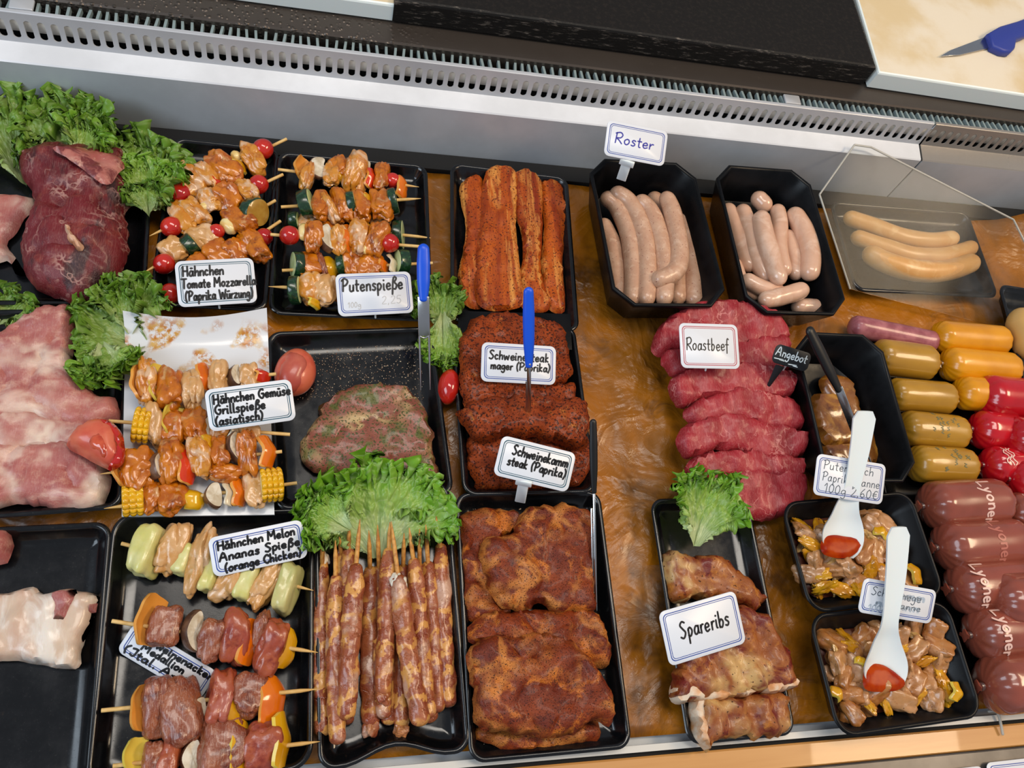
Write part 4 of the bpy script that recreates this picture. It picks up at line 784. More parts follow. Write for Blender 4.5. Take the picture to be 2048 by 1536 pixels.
cut('pork_scrap', 'rounded pink meat end cut off by the left photo border', 'pork', [(-60, 1060), (0, 1056), (18, 1068), (25, 1090), (15, 1115), (0, 1127), (-60, 1130)], .004, .03, 'pale_pork', R=.02)
# lettuce
leaf('frilly lettuce leaf spreading behind the beef joint', (138, 322), (150, 208), 60, .02, .03, 1, 'lettuce_dark', ruff=.011)
leaf('second frilly leaf behind the beef joint, under the first', (150, 325), (90, 240), 66, .015, .02, 2, 'lettuce_dark', ruff=.012)
leaf('lettuce frill hanging right behind the beef joint top', (150, 325), (205, 262), 44, .03, .022, 21, 'lettuce_green', ruff=.010)
leaf('lettuce leaf at the left photo border above the meat scrap', (52, 370), (18, 212), 36, .012, .03, 3, 'lettuce_dark', ruff=.012)
leaf('tall curly lettuce leaf between beef joint and tomato skewers', (292, 422), (310, 272), 40, .010, .02, 4, 'lettuce_dark', ruff=.012)
leaf('curly leaf under the tall one beside the tomato skewers', (300, 415), (272, 290), 46, .008, .012, 5, 'lettuce_dark', ruff=.013)
leaf('middle curl of the lettuce beside the tomato skewers', (296, 424), (298, 325), 48, .022, .018, 22, 'lettuce_green', ruff=.012)
leaf('lowest curl of the lettuce beside the tomato skewers', (298, 432), (296, 372), 54, .026, .012, 23, 'lettuce_dark', ruff=.010)
leaf('large lettuce leaf with a smooth olive face beside the white platter', (292, 690), (142, 668), 66, .018, .022, 6, 'lettuce_dark', ruff=.009)
leaf('lettuce leaf curling up toward the tomato skewer card', (262, 670), (272, 556), 48, .022, .02, 7, 'lettuce_dark', ruff=.009)
leaf('lettuce tip hanging over the edge of pork slices', (205, 690), (232, 786), 50, .030, .010, 8, 'lettuce_green', ruff=.010)
leaf('dull lettuce leaf at the left border between beef and pork', (-10, 655), (52, 588), 62, .012, .012, 9, 'lettuce_dark', ruff=.009)
leaf('lettuce leaf standing right of the blue two-tine fork', (882, 672), (872, 566), 32, .014, .02, 10, 'lettuce_dark', ruff=.008)
leaf('lettuce tip hanging down beside the herbed steak tray', (884, 628), (890, 742), 30, .024, -.004, 11, 'lettuce_green', ruff=.008)
leaf('small lettuce leaf left of the blue fork shank', (866, 620), (812, 614), 50, .014, .014, 12, 'lettuce_dark', ruff=.007)
leaf('wide fan of bright lettuce above the bacon-wrapped sticks', (757, 1116), (752, 920), 76, .014, .034, 13, 'lettuce_bright', ruff=.010, nv=64, nu=420, base_w=.10, serr=.12)
leaf('upper lettuce frill behind the wide bright fan', (750, 1050), (762, 926), 74, .010, .024, 14, 'lettuce_bright', ruff=.011, nu=320)
leaf('left frill of the bright lettuce, over the melon card corner', (700, 1060), (608, 1010), 52, .040, .012, 24, 'lettuce_bright', ruff=.010)
leaf('bright lettuce leaf at the head of the sparerib tray', (1388, 1092), (1418, 944), 42, .018, .03, 15, 'lettuce_bright', ruff=.009, base_w=.14)
# tomatoes
o = thing('tomato_wedge', 'cut tomato wedge resting on the pale pork slices', 'tomato', P(190, 885, .032)); mb = MB()
slab(mb, [(126, 882), (150, 850), (182, 836), (214, 838), (240, 862), (250, 900), (244, 928), (222, 940), (192, 926), (152, 902)], .034, .028, R=.016, bump=.0008, edge=.0004, seed=31, slope=(.25, .05)); mk('flesh', mb, MATS['tomato_flesh'], o)
mb = MB(); slab(mb, [(176, 840), (208, 836), (240, 860), (251, 900), (246, 928), (226, 940), (214, 936), (230, 908), (226, 878), (206, 856), (184, 852)], .048, .014, R=.006, bump=.0004, edge=.0003, h=.003, seed=32, slope=(.2, 0)); mk('skin_rim', mb, MATS['tomato'], o)
mb = MB(); slab(mb, [(184, 872), (200, 866), (216, 880), (220, 900), (212, 914), (196, 904), (182, 892)], .056, .008, R=.005, h=.003, seed=33); mk('jelly', mb, MATS['tomato_jelly'], o)
o = thing('tomato_half', 'halved plum tomato at the corner of the herb steak tray', 'tomato', P(590, 745, .006)); A = frame(P(578, 790, .02), P(603, 702, .02)); mb = MB(); blob(mb, P(590, 745, .024), A, (.027, .0215, .019), 2.1, .03, 1, 34); mk('skin', mb, MATS['tomato_flesh'], o)
mb = MB(); blob(mb, P(588, 744, .028), A, (.0245, .0165, .0175), 2.1, .05, 1.2, 35); mk('cut_face', mb, MATS['tomato_pale'], o)
mb = MB(); A = frame(P(893, 806, .02), P(902, 742, .02)); blob(mb, P(897, 774, .018), A, (.021, .0125, .0165), 2, .03, 1, 36); props(mk('tomato', mb, MATS['tomato']), 'whole red tomato wedged between the two middle trays', 'tomato')
# white platter
mb = MB(); L = []
cn = [P(248, 628, .03), P(534, 622, .03), P(549, 1030, .02), P(244, 1034, .02)]; nx, ny = 14, 26; V = []; V2 = []
for j in range(ny + 1):
    for i in range(nx + 1):
        u, v = i / nx, j / ny; p = cn[0].lerp(cn[1], u).lerp(cn[3].lerp(cn[2], u), v); z = .0215 + .016 * max(0, 1 - v / .16) ** 2; off = -.010 * math.sin(math.pi * u) * max(0, 1 - v / .2); V.append((p.x, p.y + off, z)); V2.append((p.x, p.y + off, z - .003))
n1 = nx + 1; I = lambda i, j: j * n1 + i; N0 = len(V); Fc = []
for j in range(ny):
    for i in range(nx): Fc += [(I(i, j), I(i, j + 1), I(i + 1, j + 1), I(i + 1, j)), tuple(N0 + x for x in (I(i, j), I(i + 1, j), I(i + 1, j + 1), I(i, j + 1)))]
for i in range(nx): Fc += [(I(i, 0), I(i + 1, 0), N0 + I(i + 1, 0), N0 + I(i, 0)), (I(i + 1, ny), I(i, ny), N0 + I(i, ny), N0 + I(i + 1, ny))]
for j in range(ny): Fc += [(I(0, j + 1), I(0, j), N0 + I(0, j), N0 + I(0, j + 1)), (I(nx, j), I(nx, j + 1), N0 + I(nx, j + 1), N0 + I(nx, j))]
mb.add(V + V2, Fc); plat = props(mk('serving_platter', mb, MATS['platter_white']), 'white platter with orange glaze smears under the vegetable skewers', 'platter')
# ---------------------------------------------------------------- skewers
def S(label, group, z, a, b, pcs, **k): return skewer(label, group, z, a, b, pcs, **k)
g = 'tomato and mozzarella chicken skewers'
S('topmost tomato chicken skewer, reaching the upper right tray corner', g, .026, (319, 401), (573, 278), [('t', 526, 298, 40, 44), ('l', 505, 318, 34, 62), ('y', 478, 328, 18, 48), ('b', 472, 312, 20, 24), ('g', 448, 337, 46, 70), ('e', 436, 362, 16, 30), ('l', 410, 350, 30, 62), ('l', 378, 362, 44, 66), ('t', 360, 388, 40, 48)])
S('second tomato chicken skewer with orange glazed chunk in the middle', g, .028, (299, 472), (566, 349), [('t', 517, 369, 40, 42), ('l', 496, 382, 30, 56), ('g', 458, 395, 48, 52), ('l', 420, 398, 36, 52), ('b', 412, 414, 34, 22), ('l', 388, 424, 30, 60), ('l', 366, 432, 36, 62), ('t', 343, 454, 40, 46)], point=(1, 0))
S('third tomato chicken skewer ending in a thick courgette slice', g, .026, (286, 546), (551, 401), [('Z', 509, 424, 26, 60, {'tilt': -35, 'spin': -75}), ('g', 478, 440, 40, 62), ('b', 458, 452, 30, 40), ('t', 433, 463, 40, 34), ('r', 405, 474, 46, 50), ('z', 379, 489, 24, 46), ('r', 346, 500, 44, 46), ('t', 328, 528, 40, 46)])
S('lowest tomato chicken skewer, half hidden by its card', g, .022, (312, 610), (561, 442), [('t', 528, 474, 36, 38), ('g', 508, 490, 36, 70), ('o', 484, 490, 20, 36), ('g', 470, 502, 40, 46), ('g', 438, 506, 44, 50), ('g', 400, 535, 40, 46), ('t', 340, 588, 40, 48)])
g = 'turkey skewers'
S('topmost turkey skewer with white mushroom and orange pepper ends', g, .026, (556, 339), (838, 374), [('o', 600, 338, 26, 50, {'tilt': -40}), ('l', 615, 352, 22, 62), ('m', 643, 338, 16, 66, {'tilt': 75}), ('l', 664, 350, 24, 50), ('g', 678, 334, 30, 50), ('y', 686, 350, 24, 34), ('l', 708, 348, 40, 84), ('M', 726, 342, 14, 50), ('e', 744, 356, 24, 46), ('g', 763, 354, 24, 56), ('t', 785, 361, 30, 32), ('o', 806, 374, 20, 50)], point=(0, 1))
S('second turkey skewer between two courgette slices, big one at left', g, .034, (562, 414), (842, 397), [('z', 613, 408, 24, 60, {'tilt': -22}), ('g', 641, 412, 30, 56), ('l', 660, 418, 22, 56), ('g', 684, 410, 32, 66), ('z', 704, 409, 16, 56), ('g', 722, 412, 34, 62), ('y', 738, 404, 22, 50), ('g', 762, 410, 38, 66), ('z', 786, 402, 16, 54)], point=(0, 1))
S('turkey skewer starting with a cherry tomato at both ends', g, .038, (541, 469), (838, 493), [('t', 579, 471, 40, 42), ('b', 607, 464, 24, 40), ('g', 627, 474, 30, 60), ('M', 652, 477, 20, 60, {'tilt': 70}), ('l', 676, 478, 28, 54), ('o', 697, 476, 18, 62), ('l', 715, 477, 34, 62), ('b', 731, 494, 20, 32), ('g', 752, 482, 34, 64), ('t', 779, 486, 32, 40)], point=(0, 0))
S('turkey skewer mostly hidden behind the tomato-ended one', g, .020, (580, 446), (862, 476), [('z', 588, 440, 18, 36), ('l', 616, 446, 30, 40), ('g', 664, 452, 30, 44), ('y', 734, 452, 24, 30), ('r', 760, 452, 30, 40), ('z', 797, 470, 18, 60)], point=(0, 1))
S('turkey skewer with courgette ends just above its card', g, .026, (564, 541), (865, 526), [('z', 595, 530, 20, 56), ('g', 619, 530, 44, 50), ('k', 645, 530, 12, 50), ('y', 661, 532, 26, 46, {'tilt': 60}), ('z', 682, 530, 16, 44), ('g', 704, 526, 30, 52), ('g', 738, 530, 46, 50), ('o', 768, 530, 16, 36), ('i', 784, 528, 18, 44), ('z', 804, 524, 22, 50)], point=(0, 0))
S('lowest turkey skewer starting with a large courgette slice', g, .030, (537, 573), (760, 584), [('z', 590, 580, 20, 60, {'tilt': -12}), ('l', 619, 576, 36, 58), ('r', 648, 580, 40, 62), ('y', 632, 606, 20, 20), ('g', 692, 582, 36, 50), ('g', 730, 584, 34, 48)], point=(1, 0))
g = 'vegetable chicken skewers on the white platter'
S('topmost vegetable chicken skewer, nearest the bare end of platter', g, .040, (262, 778), (552, 748), [('e', 277, 768, 16, 84, {'tilt': -25}), ('l', 294, 764, 32, 90), ('y', 317, 768, 24, 88, {'tilt': -45}), ('g', 341, 775, 44, 86), ('M', 362, 792, 18, 50), ('r', 384, 778, 32, 80), ('o', 411, 752, 22, 62), ('r', 437, 758, 32, 70), ('M', 467, 752, 26, 48), ('r', 496, 754, 30, 52), ('e', 527, 752, 34, 34)], point=(0, 0))
S('second vegetable skewer starting with a corn slice', g, .038, (218, 842), (580, 869), [('c', 284, 851, 34, 82), ('r', 310, 852, 28, 84), ('y', 341, 838, 30, 72, {'tilt': -40}), ('g', 348, 858, 40, 60), ('g', 388, 846, 40, 72), ('M', 412, 856, 18, 60), ('l', 440, 862, 34, 56), ('i', 468, 862, 22, 50), ('r', 500, 866, 36, 44)], point=(0, 0))
S('third vegetable skewer with orange pepper at both ends', g, .042, (200, 948), (564, 903), [('o', 244, 935, 34, 84, {'tilt': -40}), ('g', 276, 938, 52, 74), ('M', 314, 928, 28, 66, {'tilt': 40}), ('g', 345, 922, 40, 90), ('e', 376, 933, 18, 78), ('l', 401, 914, 38, 84), ('y', 421, 892, 18, 52), ('g', 441, 904, 32, 66), ('M', 470, 898, 30, 70), ('g', 495, 906, 30, 84), ('o', 538, 902, 40, 72, {'tilt': 30})], point=(1, 0))
S('lowest vegetable skewer with corn at both ends', g, .034, (208, 1017), (594, 966), [('c', 266, 1000, 42, 72), ('g', 304, 996, 38, 60), ('g', 343, 992, 48, 66), ('y', 389, 998, 38, 44, {'tilt': 60}), ('M', 427, 992, 40, 56, {'tilt': 70}), ('i', 458, 988, 22, 54), ('o', 481, 984, 20, 62), ('r', 508, 978, 34, 66), ('c', 542, 970, 44, 74), ('g', 448, 947, 54, 30, {'up': 6})], point=(1, 0))
g = 'melon skewers'
S('pale green melon and chicken skewer at the top of its tray', 'skewers on the bottom left tray', .024, (243, 1087), (627, 1181), [('n', 296, 1102, 50, 106), ('r', 344, 1097, 46, 92), ('n', 368, 1118, 36, 62), ('r', 401, 1120, 36, 116), ('n', 428, 1146, 30, 80), ('r', 460, 1156, 44, 86), ('n', 498, 1164, 36, 80), ('r', 532, 1166, 38, 90), ('N', 577, 1176, 32, 100)], point=(0, 1))
g = 'skewers on the bottom left tray'
S('upper pork skewer lying across the half-hidden card', g, .028, (224, 1242), (636, 1305), [('o', 296, 1240, 30, 106, {'tilt': -35}), ('k', 330, 1252, 52, 82), ('M', 386, 1262, 30, 84, {'tilt': 50}), ('k', 424, 1280, 44, 80), ('K', 470, 1276, 46, 106), ('o', 504, 1284, 24, 96), ('k', 522, 1262, 24, 70), ('K', 540, 1294, 46, 104), ('y', 570, 1296, 34, 84, {'tilt': 50})], point=(0, 1))
S('middle pork skewer with a broad browned meat piece', g, .026, (203, 1421), (636, 1378), [('o', 288, 1416, 34, 96, {'tilt': -50}), ('k', 316, 1410, 50, 116), ('k', 362, 1422, 62, 128), ('m', 410, 1424, 16, 84, {'tilt': 70}), ('K', 442, 1396, 42, 108), ('y', 476, 1404, 22, 90), ('k', 500, 1390, 56, 78), ('o', 546, 1402, 38, 100, {'tilt': 45})], point=(0, 1))
S('lowest pork skewer cut off by the bottom photo border', g, .028, (226, 1532), (640, 1483), [('y', 268, 1510, 36, 70, {'tilt': -50}), ('k', 308, 1520, 34, 70), ('K', 340, 1516, 34, 84), ('M', 382, 1516, 46, 72, {'tilt': 70}), ('k', 442, 1494, 74, 108), ('y', 484, 1494, 26, 110), ('K', 528, 1490, 62, 88), ('y', 566, 1480, 24, 108, {'tilt': 20})], point=(0, 1))
# bacon wrapped sticks: (tip), (body start), (body end), radius px, height
def q5(x, y): return 570 + .414 * x, 900 + .414 * y
ST = [((183, 405), (180, 525), (172, 950), (185, 1385), 38, .012), ((262, 420), (278, 470), (262, 900), (300, 1330), 36, .012), ((405, 388), (412, 560), (408, 950), (412, 1340), 40, .012), ((447, 362), (452, 555), (480, 950), (505, 1330), 36, .011), ((575, 402), (572, 550), (560, 950), (562, 1345), 38, .012), ((650, 382), (648, 545), (660, 950), (700, 1320), 36, .011), ((680, 360), (690, 535), (712, 900), (738, 1270), 36, .016), ((730, 320), (752, 450), (765, 850), (790, 1245), 38, .014), ((310, 365), (308, 470), (300, 760), (285, 1180), 36, .022), ((600, 375), (620, 520), (655, 900), (690, 1300), 37, .024), ((507, 348), (503, 470), (490, 800), (472, 1190), 38, .026), ((243, 436), (246, 600), (240, 1000), (256, 1425), 38, .026), ((362, 335), (344, 545), (318, 900), (296, 1305), 42, .034), ((513, 345), (545, 600), (590, 950), (662, 1335), 43, .034), ((440, 900), (450, 900), (470, 1100), (478, 1300), 34, .02)]
LB = ['leftmost bacon-wrapped stick against the tray side', 'bacon-wrapped stick second in from the left, tip just behind its neighbours', 'bacon-wrapped stick showing alone left of the pile middle', 'bacon-wrapped stick lying low behind the middle of pile', 'bacon-wrapped stick low in the middle, right of front one', 'bacon-wrapped stick lying deep at right of the pile', 'second bacon-wrapped stick from the right tray side', 'rightmost bacon-wrapped stick with a frayed top end', 'bacon-wrapped stick with a white fat bit near its top, under the front left one', 'bacon-wrapped stick right of the front one, with fat fold', 'bacon-wrapped stick in the middle with a fatty bulge', 'bacon-wrapped stick reaching lowest in the tray, left side', 'front left bacon-wrapped stick on top of the pile', 'front right bacon-wrapped stick with a white top end, on top', 'short visible end of a stick under the pile middle']
for k, (tp, b0, bm_, b1, r, z) in enumerate(ST):
    hid = k == 14
    p = [P(*q5(*x), z) for x in (b0, bm_, b1)]; rr = r * 1.16 * .414 * mpp(*q5(*bm_), z); o = thing('bacon_stick', LB[k], 'bacon stick', Vector((p[1].x, p[1].y, z - rr)), 'bacon-wrapped sticks'); sd = nxt(); mb = MB()
    sweep(mb, p, [rr * .62, rr * .95, rr, rr * 1.02, rr * .95, rr * 1.03, rr * .95, rr * .9], 26, 70, dome=(.8, .8), disp=lambda s, a, c: .07 * (((s * 7.5 + a / 6.283) % 1) - .5) + .20 * noise.noise(Vector((s * 9, math.cos(a) + sd, math.sin(a)))) + .05 * noise.noise(Vector((s * 30, math.cos(a) * 2 + sd, math.sin(a) * 2))))
    mk('bacon', mb, MATS['bacon_wrap'], o)
    if not hid:
        t0 = P(*q5(*tp), max(z + .008, .040)); mb = MB(); e = p[0].lerp(p[1], .12); sweep(mb, [t0, t0.lerp(e, .25), e], [.0004, .0022, .0023, .0023], 10, 10, dome=(0, 0)); mk('wooden_stick', mb, MATS['bamboo_spiced'], o)
    if k in (0, 2, 4, 13, 10):
        ends = {0: (p[0], 0), 2: (p[2], 1), 4: (p[2], 1), 13: (p[0].lerp(p[1], .12), 0), 10: (p[2], 1)}[k]; mb = MB(); blob(mb, ends[0], frame(p[0], p[1]), (rr * .9, rr * .8, rr * .7), 2.4, .25, 1.5, sd, .1); mk('fat_end', mb, MATS['fat_white' if k in (0, 13) else 'bacon_wrap'], o)
# ---------------------------------------------------------------- steaks in the middle
g = 'spiced belly strips'
for lb, px, z, t in (('leftmost spiced belly strip', [(920, 372), (962, 352), (972, 430), (962, 520), (966, 612), (925, 602), (918, 540), (932, 460)], .006, .011), ('rightmost spiced belly strip with pale rind edge', [(1080, 366), (1120, 362), (1136, 420), (1126, 520), (1131, 618), (1092, 612), (1082, 540), (1088, 450)], .006, .012), ('spiced belly strip right of the middle gap', [(1028, 346), (1080, 352), (1086, 450), (1083, 540), (1102, 602), (1092, 622), (1044, 617), (1040, 560), (1046, 490), (1030, 420)], .012, .011), ('spiced belly strip left of the middle, reaching the top', [(966, 360), (985, 333), (1034, 346), (1032, 430), (1036, 500), (1044, 560), (1046, 612), (962, 612), (950, 540), (960, 440)], .014, .011)):
    cut('belly_strip', lb, 'pork belly', px, z, t, 'spiced_belly', g, R=.005, bump=.0022, bfr=70, edge=.001, fine=.0004, slope=(.05 if 'left' in lb else -.05, 0))
o = None
mb = MB(); prism(mb, [P(*q, .022) for q in ((916, 622), (1141, 628), (1144, 700), (916, 700))], .0215, .0227, .0004); props(mk('divider_sheet', mb, MATS['black_plastic']), 'thin black sheet between belly strips and rubbed steaks', 'sheet')
g = 'rubbed lean pork steaks'
for lb, px, z, t, sl in (('lowest rubbed steak, lying behind the larger card', [(934, 884), (983, 870), (1168, 880), (1178, 951), (1131, 972), (983, 979), (949, 964)], .006, .02, (0, .05)), ('topmost rubbed steak under the upper card', [(924, 672), (945, 638), (1001, 622), (1079, 634), (1127, 656), (1137, 691), (1144, 745), (1100, 778), (1000, 788), (930, 775), (918, 715)], .022, .018, (0, -.05)), ('rubbed steak mostly hidden below the upper card', [(922, 745), (985, 765), (1094, 772), (1148, 765), (1152, 806), (1140, 840), (1020, 836), (938, 830)], .02, .018, (0, .1)), ('folded rubbed steak with the blue narrow fork in it', [(914, 825), (949, 801), (1020, 793), (1112, 797), (1170, 804), (1176, 877), (1164, 896), (1094, 880), (1020, 868), (957, 882), (936, 860)], .024, .03, (0, 0))):
    cut('rubbed_steak', lb, 'steak', px, z, t, 'rubbed_steak', g, R=.010, bump=.0030, bfr=45, edge=.0026, fine=.0015, crease=.003, slope=sl, h=.0045)
g = 'paprika neck steaks'
for lb, px, z, t, sl in (('paprika steak at the back left of its tray', [(920, 1032), (984, 1014), (1045, 1032), (1020, 1075), (980, 1100), (990, 1130), (930, 1135), (918, 1080)], .006, .02, (0, 0)), ('paprika steak showing at the left side of tray', [(926, 1112), (985, 1118), (1000, 1190), (1020, 1225), (965, 1240), (930, 1228)], .006, .02, (0, 0)), ('crumb-edged paprika steak at the front, under the others', [(948, 1455), (1005, 1445), (1150, 1440), (1198, 1446), (1190, 1482), (1067, 1498), (980, 1492)], .005, .014, (0, 0)), ('big paprika steak at the back right of the tray', [(1040, 1028), (1087, 1009), (1141, 1009), (1183, 1026), (1186, 1132), (1188, 1215), (1150, 1225), (1104, 1225), (1083, 1204), (1046, 1221), (1002, 1212), (978, 1181), (965, 1132), (959, 1095), (986, 1072), (1025, 1068)], .018, .022, (0, 0)), ('middle paprika steak under the front one', [(932, 1275), (967, 1226), (1038, 1221), (1112, 1217), (1186, 1219), (1214, 1264), (1218, 1330), (1150, 1330), (1067, 1300), (984, 1300)], .012, .022, (0, .05)), ('largest paprika steak at the front of the tray', [(941, 1291), (967, 1275), (1038, 1270), (1108, 1266), (1170, 1300), (1201, 1339), (1222, 1376), (1234, 1422), (1217, 1453), (1191, 1443), (1150, 1465), (1104, 1477), (1046, 1469), (961, 1457), (945, 1417), (949, 1376), (938, 1335)], .022, .024, (0, 0))):
    cut('paprika_steak', lb, 'steak', px, z, t, 'paprika_steak', g, R=.011, bump=.0045, bfr=42, edge=.0026, fine=.0007, crease=.0045, h=.005, slope=sl)
cut('herb_steak', 'large herbed steak alone in the black tray with tomato half', 'steak', [(620, 851), (648, 803), (678, 778), (738, 769), (797, 769), (830, 790), (849, 817), (864, 855), (869, 895), (876, 955), (834, 960), (760, 960), (648, 950), (606, 928), (600, 895), (613, 862)], .005, .02, 'herb_steak', R=.009, bump=.0028, bfr=45, edge=.0026, fine=.0007, crease=.003, h=.005)
# spice crumbs on the trays: loose granules nobody could count
def crumbs(label, zones, mat, n):
    mb = MB(); D, Fc = ball(1)
    for zone in zones:
        for k in range(n):
            u = rng.uniform(zone[0], zone[2]); v = rng.uniform(zone[1], zone[3]); p = P(u, v, zone[4]); s = rng.uniform(.0003, .0008)
            mb.add([p + Vector(d) * s for d in D], Fc)
    props(mk('spice_crumbs', mb, MATS[mat], smooth=False), label, 'crumbs', kind='stuff')
crumbs('fine herb and salt crumbs scattered behind the herbed steak', [(590, 690, 850, 800, .0045)], 'spice_bits', 800)
crumbs('paprika crumbs around the neck steaks', [(1185, 1040, 1195, 1200, .005), (940, 1480, 1230, 1500, .005), (1200, 1240, 1240, 1460, .005), (925, 1000, 1180, 1020, .005)], 'spice_bits', 110)
# roast beef slices on a clear tray
tray('clear_tray', 'clear plastic tray under the roast beef slices', [(1345, 604), (1560, 606), (1612, 1010), (1400, 1020)], H=.024, kind='flat', mats='clear_plastic', group=None, cat='tray')
g = 'raw roast beef slices'
RB = [('lowest roast beef slice behind the lettuce leaf', [(1400, 960), (1480, 938), (1560, 938), (1606, 953), (1610, 1010), (1562, 1032), (1490, 1037), (1430, 1002)]), ('sixth roast beef slice, just above the lettuce', [(1370, 938), (1400, 908), (1480, 900), (1560, 908), (1606, 922), (1602, 958), (1500, 956), (1400, 958)]), ('fifth roast beef slice, widest at the left', [(1355, 870), (1390, 843), (1450, 830), (1540, 846), (1611, 868), (1610, 908), (1560, 925), (1500, 908), (1440, 900), (1375, 915)]), ('fourth roast beef slice with fat strands', [(1370, 825), (1400, 798), (1470, 780), (1540, 788), (1596, 813), (1604, 855), (1560, 868), (1490, 850), (1440, 846), (1390, 852)]), ('third roast beef slice, the little black sign stuck beside it', [(1340, 765), (1370, 738), (1440, 726), (1530, 733), (1587, 750), (1584, 790), (1500, 802), (1420, 797), (1370, 812), (1348, 800)]), ('second roast beef slice under the red-bordered card', [(1325, 712), (1360, 692), (1450, 686), (1560, 676), (1582, 712), (1574, 745), (1500, 752), (1420, 742), (1370, 750), (1338, 742)]), ('topmost roast beef slice nearest the sausage bins', [(1308, 690), (1323, 650), (1370, 617), (1440, 604), (1530, 620), (1570, 660), (1567, 694), (1500, 704), (1440, 696), (1350, 702), (1320, 709)])]
for k, (lb, px) in enumerate(RB): cut('roast_beef_slice', lb, 'roast beef', px, .014 + .0022 * k if k else .01, .022, 'roastbeef', g, R=.009, bump=.0030, bfr=55, edge=.0024, slope=(0, .16), crease=.002, h=.005)
# spareribs
g = 'spareribs'
for lb, px, z, t, cnt in (('smallest spareribs piece at the front of its tray', [(1392, 1385), (1445, 1391), (1562, 1383), (1576, 1420), (1579, 1440), (1560, 1473), (1484, 1477), (1427, 1481), (1414, 1500), (1388, 1459), (1392, 1428)], .005, .03, 3), ('upper spareribs piece below the lettuce leaf', [(1328, 1107), (1367, 1104), (1394, 1111), (1437, 1107), (1468, 1134), (1500, 1162), (1523, 1185), (1537, 1202), (1500, 1226), (1476, 1211), (1406, 1200), (1347, 1208), (1333, 1171), (1325, 1147)], .005, .028, 0), ('largest spareribs piece, under its card', [(1380, 1215), (1484, 1212), (1525, 1225), (1548, 1256), (1572, 1295), (1587, 1338), (1589, 1373), (1523, 1383), (1445, 1395), (1347, 1397), (1344, 1358), (1358, 1320)], .016, .028, 4)):
    o = thing('sparerib_piece', lb, 'spareribs', P(px[0][0], px[0][1], z), g); mb = MB(); slab(mb, px, z, t, R=.011, bump=.0036, bfr=60, edge=.0030, seed=nxt(), fine=.0009, h=.0045, crease=.002, ribs=(.15, .030, .0026) if cnt else None); mk('meat', mb, MATS['spare_rib'], o)
    if cnt == 4:
        mb = MB(); slab(mb, [(1346, 1364), (1390, 1362), (1445, 1378), (1500, 1372), (1502, 1390), (1445, 1401), (1390, 1404), (1346, 1404)], z - .001, .025, R=.006, bump=.002, seed=nxt(), h=.004); mk('bone_edge', mb, MATS['rib_bone'], o)
        mb = MB(); slab(mb, [(1520, 1364), (1560, 1358), (1586, 1350), (1592, 1376), (1528, 1390)], z - .001, .025, R=.006, bump=.002, seed=nxt(), h=.004); mk('bone_edge', mb, MATS['rib_bone'], o)
    if cnt == 3:
        mb = MB(); slab(mb, [(1384, 1384), (1412, 1390), (1408, 1440), (1418, 1503), (1396, 1486), (1382, 1458)], z, .028, R=.006, bump=.002, seed=nxt(), h=.004); mk('bone_edge', mb, MATS['rib_bone'], o)
# ---------------------------------------------------------------- sausages
def saus(name, label, px, z, rpx, mat, group, tip=True, zs=None):
    zz = zs or [z] * len(px); pts = [P(u, v, h) for (u, v), h in zip(px, zz)]; k = len(px) // 2; r = rpx * mpp(*px[k], z); mb = MB(); sd = nxt()
    sweep(mb, pts, [r * .88, r, r * 1.03, r, r * .9], 22, 50, dome=(1.1, 1.1), disp=lambda s, a, c: .05 * noise.noise(Vector((s * 5, math.cos(a) + sd, math.sin(a)))))
    o = mk(name, mb, MATS[mat]); return props(o, label, 'sausage', group)
def q3(p, ox=1150, oy=0, k=.4385): return [(ox + x * k, oy + y * k) for x, y in p]
g = 'coarse speckled sausages'
for lb, p, z in (('leftmost coarse sausage against the bin side', [(118, 1000), (165, 1110), (190, 1260), (205, 1390)], .016), ('coarse sausage mostly hidden at the right of the bin', [(480, 980), (515, 1120), (535, 1260), (540, 1400)], .020), ('coarse sausage behind the others, its tip at the top', [(345, 880), (395, 970), (440, 1100), (470, 1390)], .020), ('coarse sausage curving along the left of the bunch', [(118, 890), (190, 940), (250, 1080), (268, 1250), (258, 1395)], .030), ('coarse sausage second from the left on top', [(160, 870), (245, 920), (310, 1060), (330, 1230), (322, 1395)], .038), ('coarse sausage in the middle of the bunch', [(275, 900), (340, 960), (385, 1080), (408, 1220), (405, 1392)], .042), ('hooked coarse sausage lying on top of the bunch', [(405, 878), (440, 960), (468, 1080), (476, 1180), (445, 1248), (352, 1285)], .050)):
    saus('coarse_sausage', lb, q3(p), z, 17.5, 'rost_sausage', g)
g = 'smooth pale sausages'
for lb, p, z, r in (('smooth sausage at the left side of the bin', [(690, 930), (735, 1050), (800, 1240)], .020, 15), ('second smooth sausage from the left', [(755, 935), (800, 1060), (830, 1180), (885, 1290)], .028, 16), ('short upper end of a smooth sausage at the back', [(815, 880), (850, 920), (890, 960)], .032, 15), ('smooth sausage down the middle of the bunch, on top', [(845, 965), (865, 1080), (905, 1200), (940, 1300)], .044, 17), ('smooth sausage ending behind the middle one', [(920, 935), (932, 1020), (928, 1130), (960, 1260)], .036, 15), ('rightmost smooth sausage, long and slightly bent', [(985, 950), (1040, 1050), (1075, 1160), (1065, 1275)], .040, 18), ('smooth sausage low between middle and right ones', [(960, 1050), (990, 1150), (1010, 1275)], .028, 14), ('smooth sausage lying crosswise, lower left', [(760, 1260), (840, 1310), (960, 1340)], .030, 15), ('smooth sausage slanting crosswise over the lower end', [(840, 1375), (950, 1350), (1060, 1315)], .040, 16), ('smooth sausage at the very bottom of the bin', [(990, 1400), (1060, 1400), (1130, 1405)], .018, 15), ('smooth sausage low at the left under the crosswise ones', [(720, 1180), (760, 1290), (840, 1360)], .018, 14)):
    saus('smooth_sausage', lb, q3(p), z, r, 'fine_sausage', g)
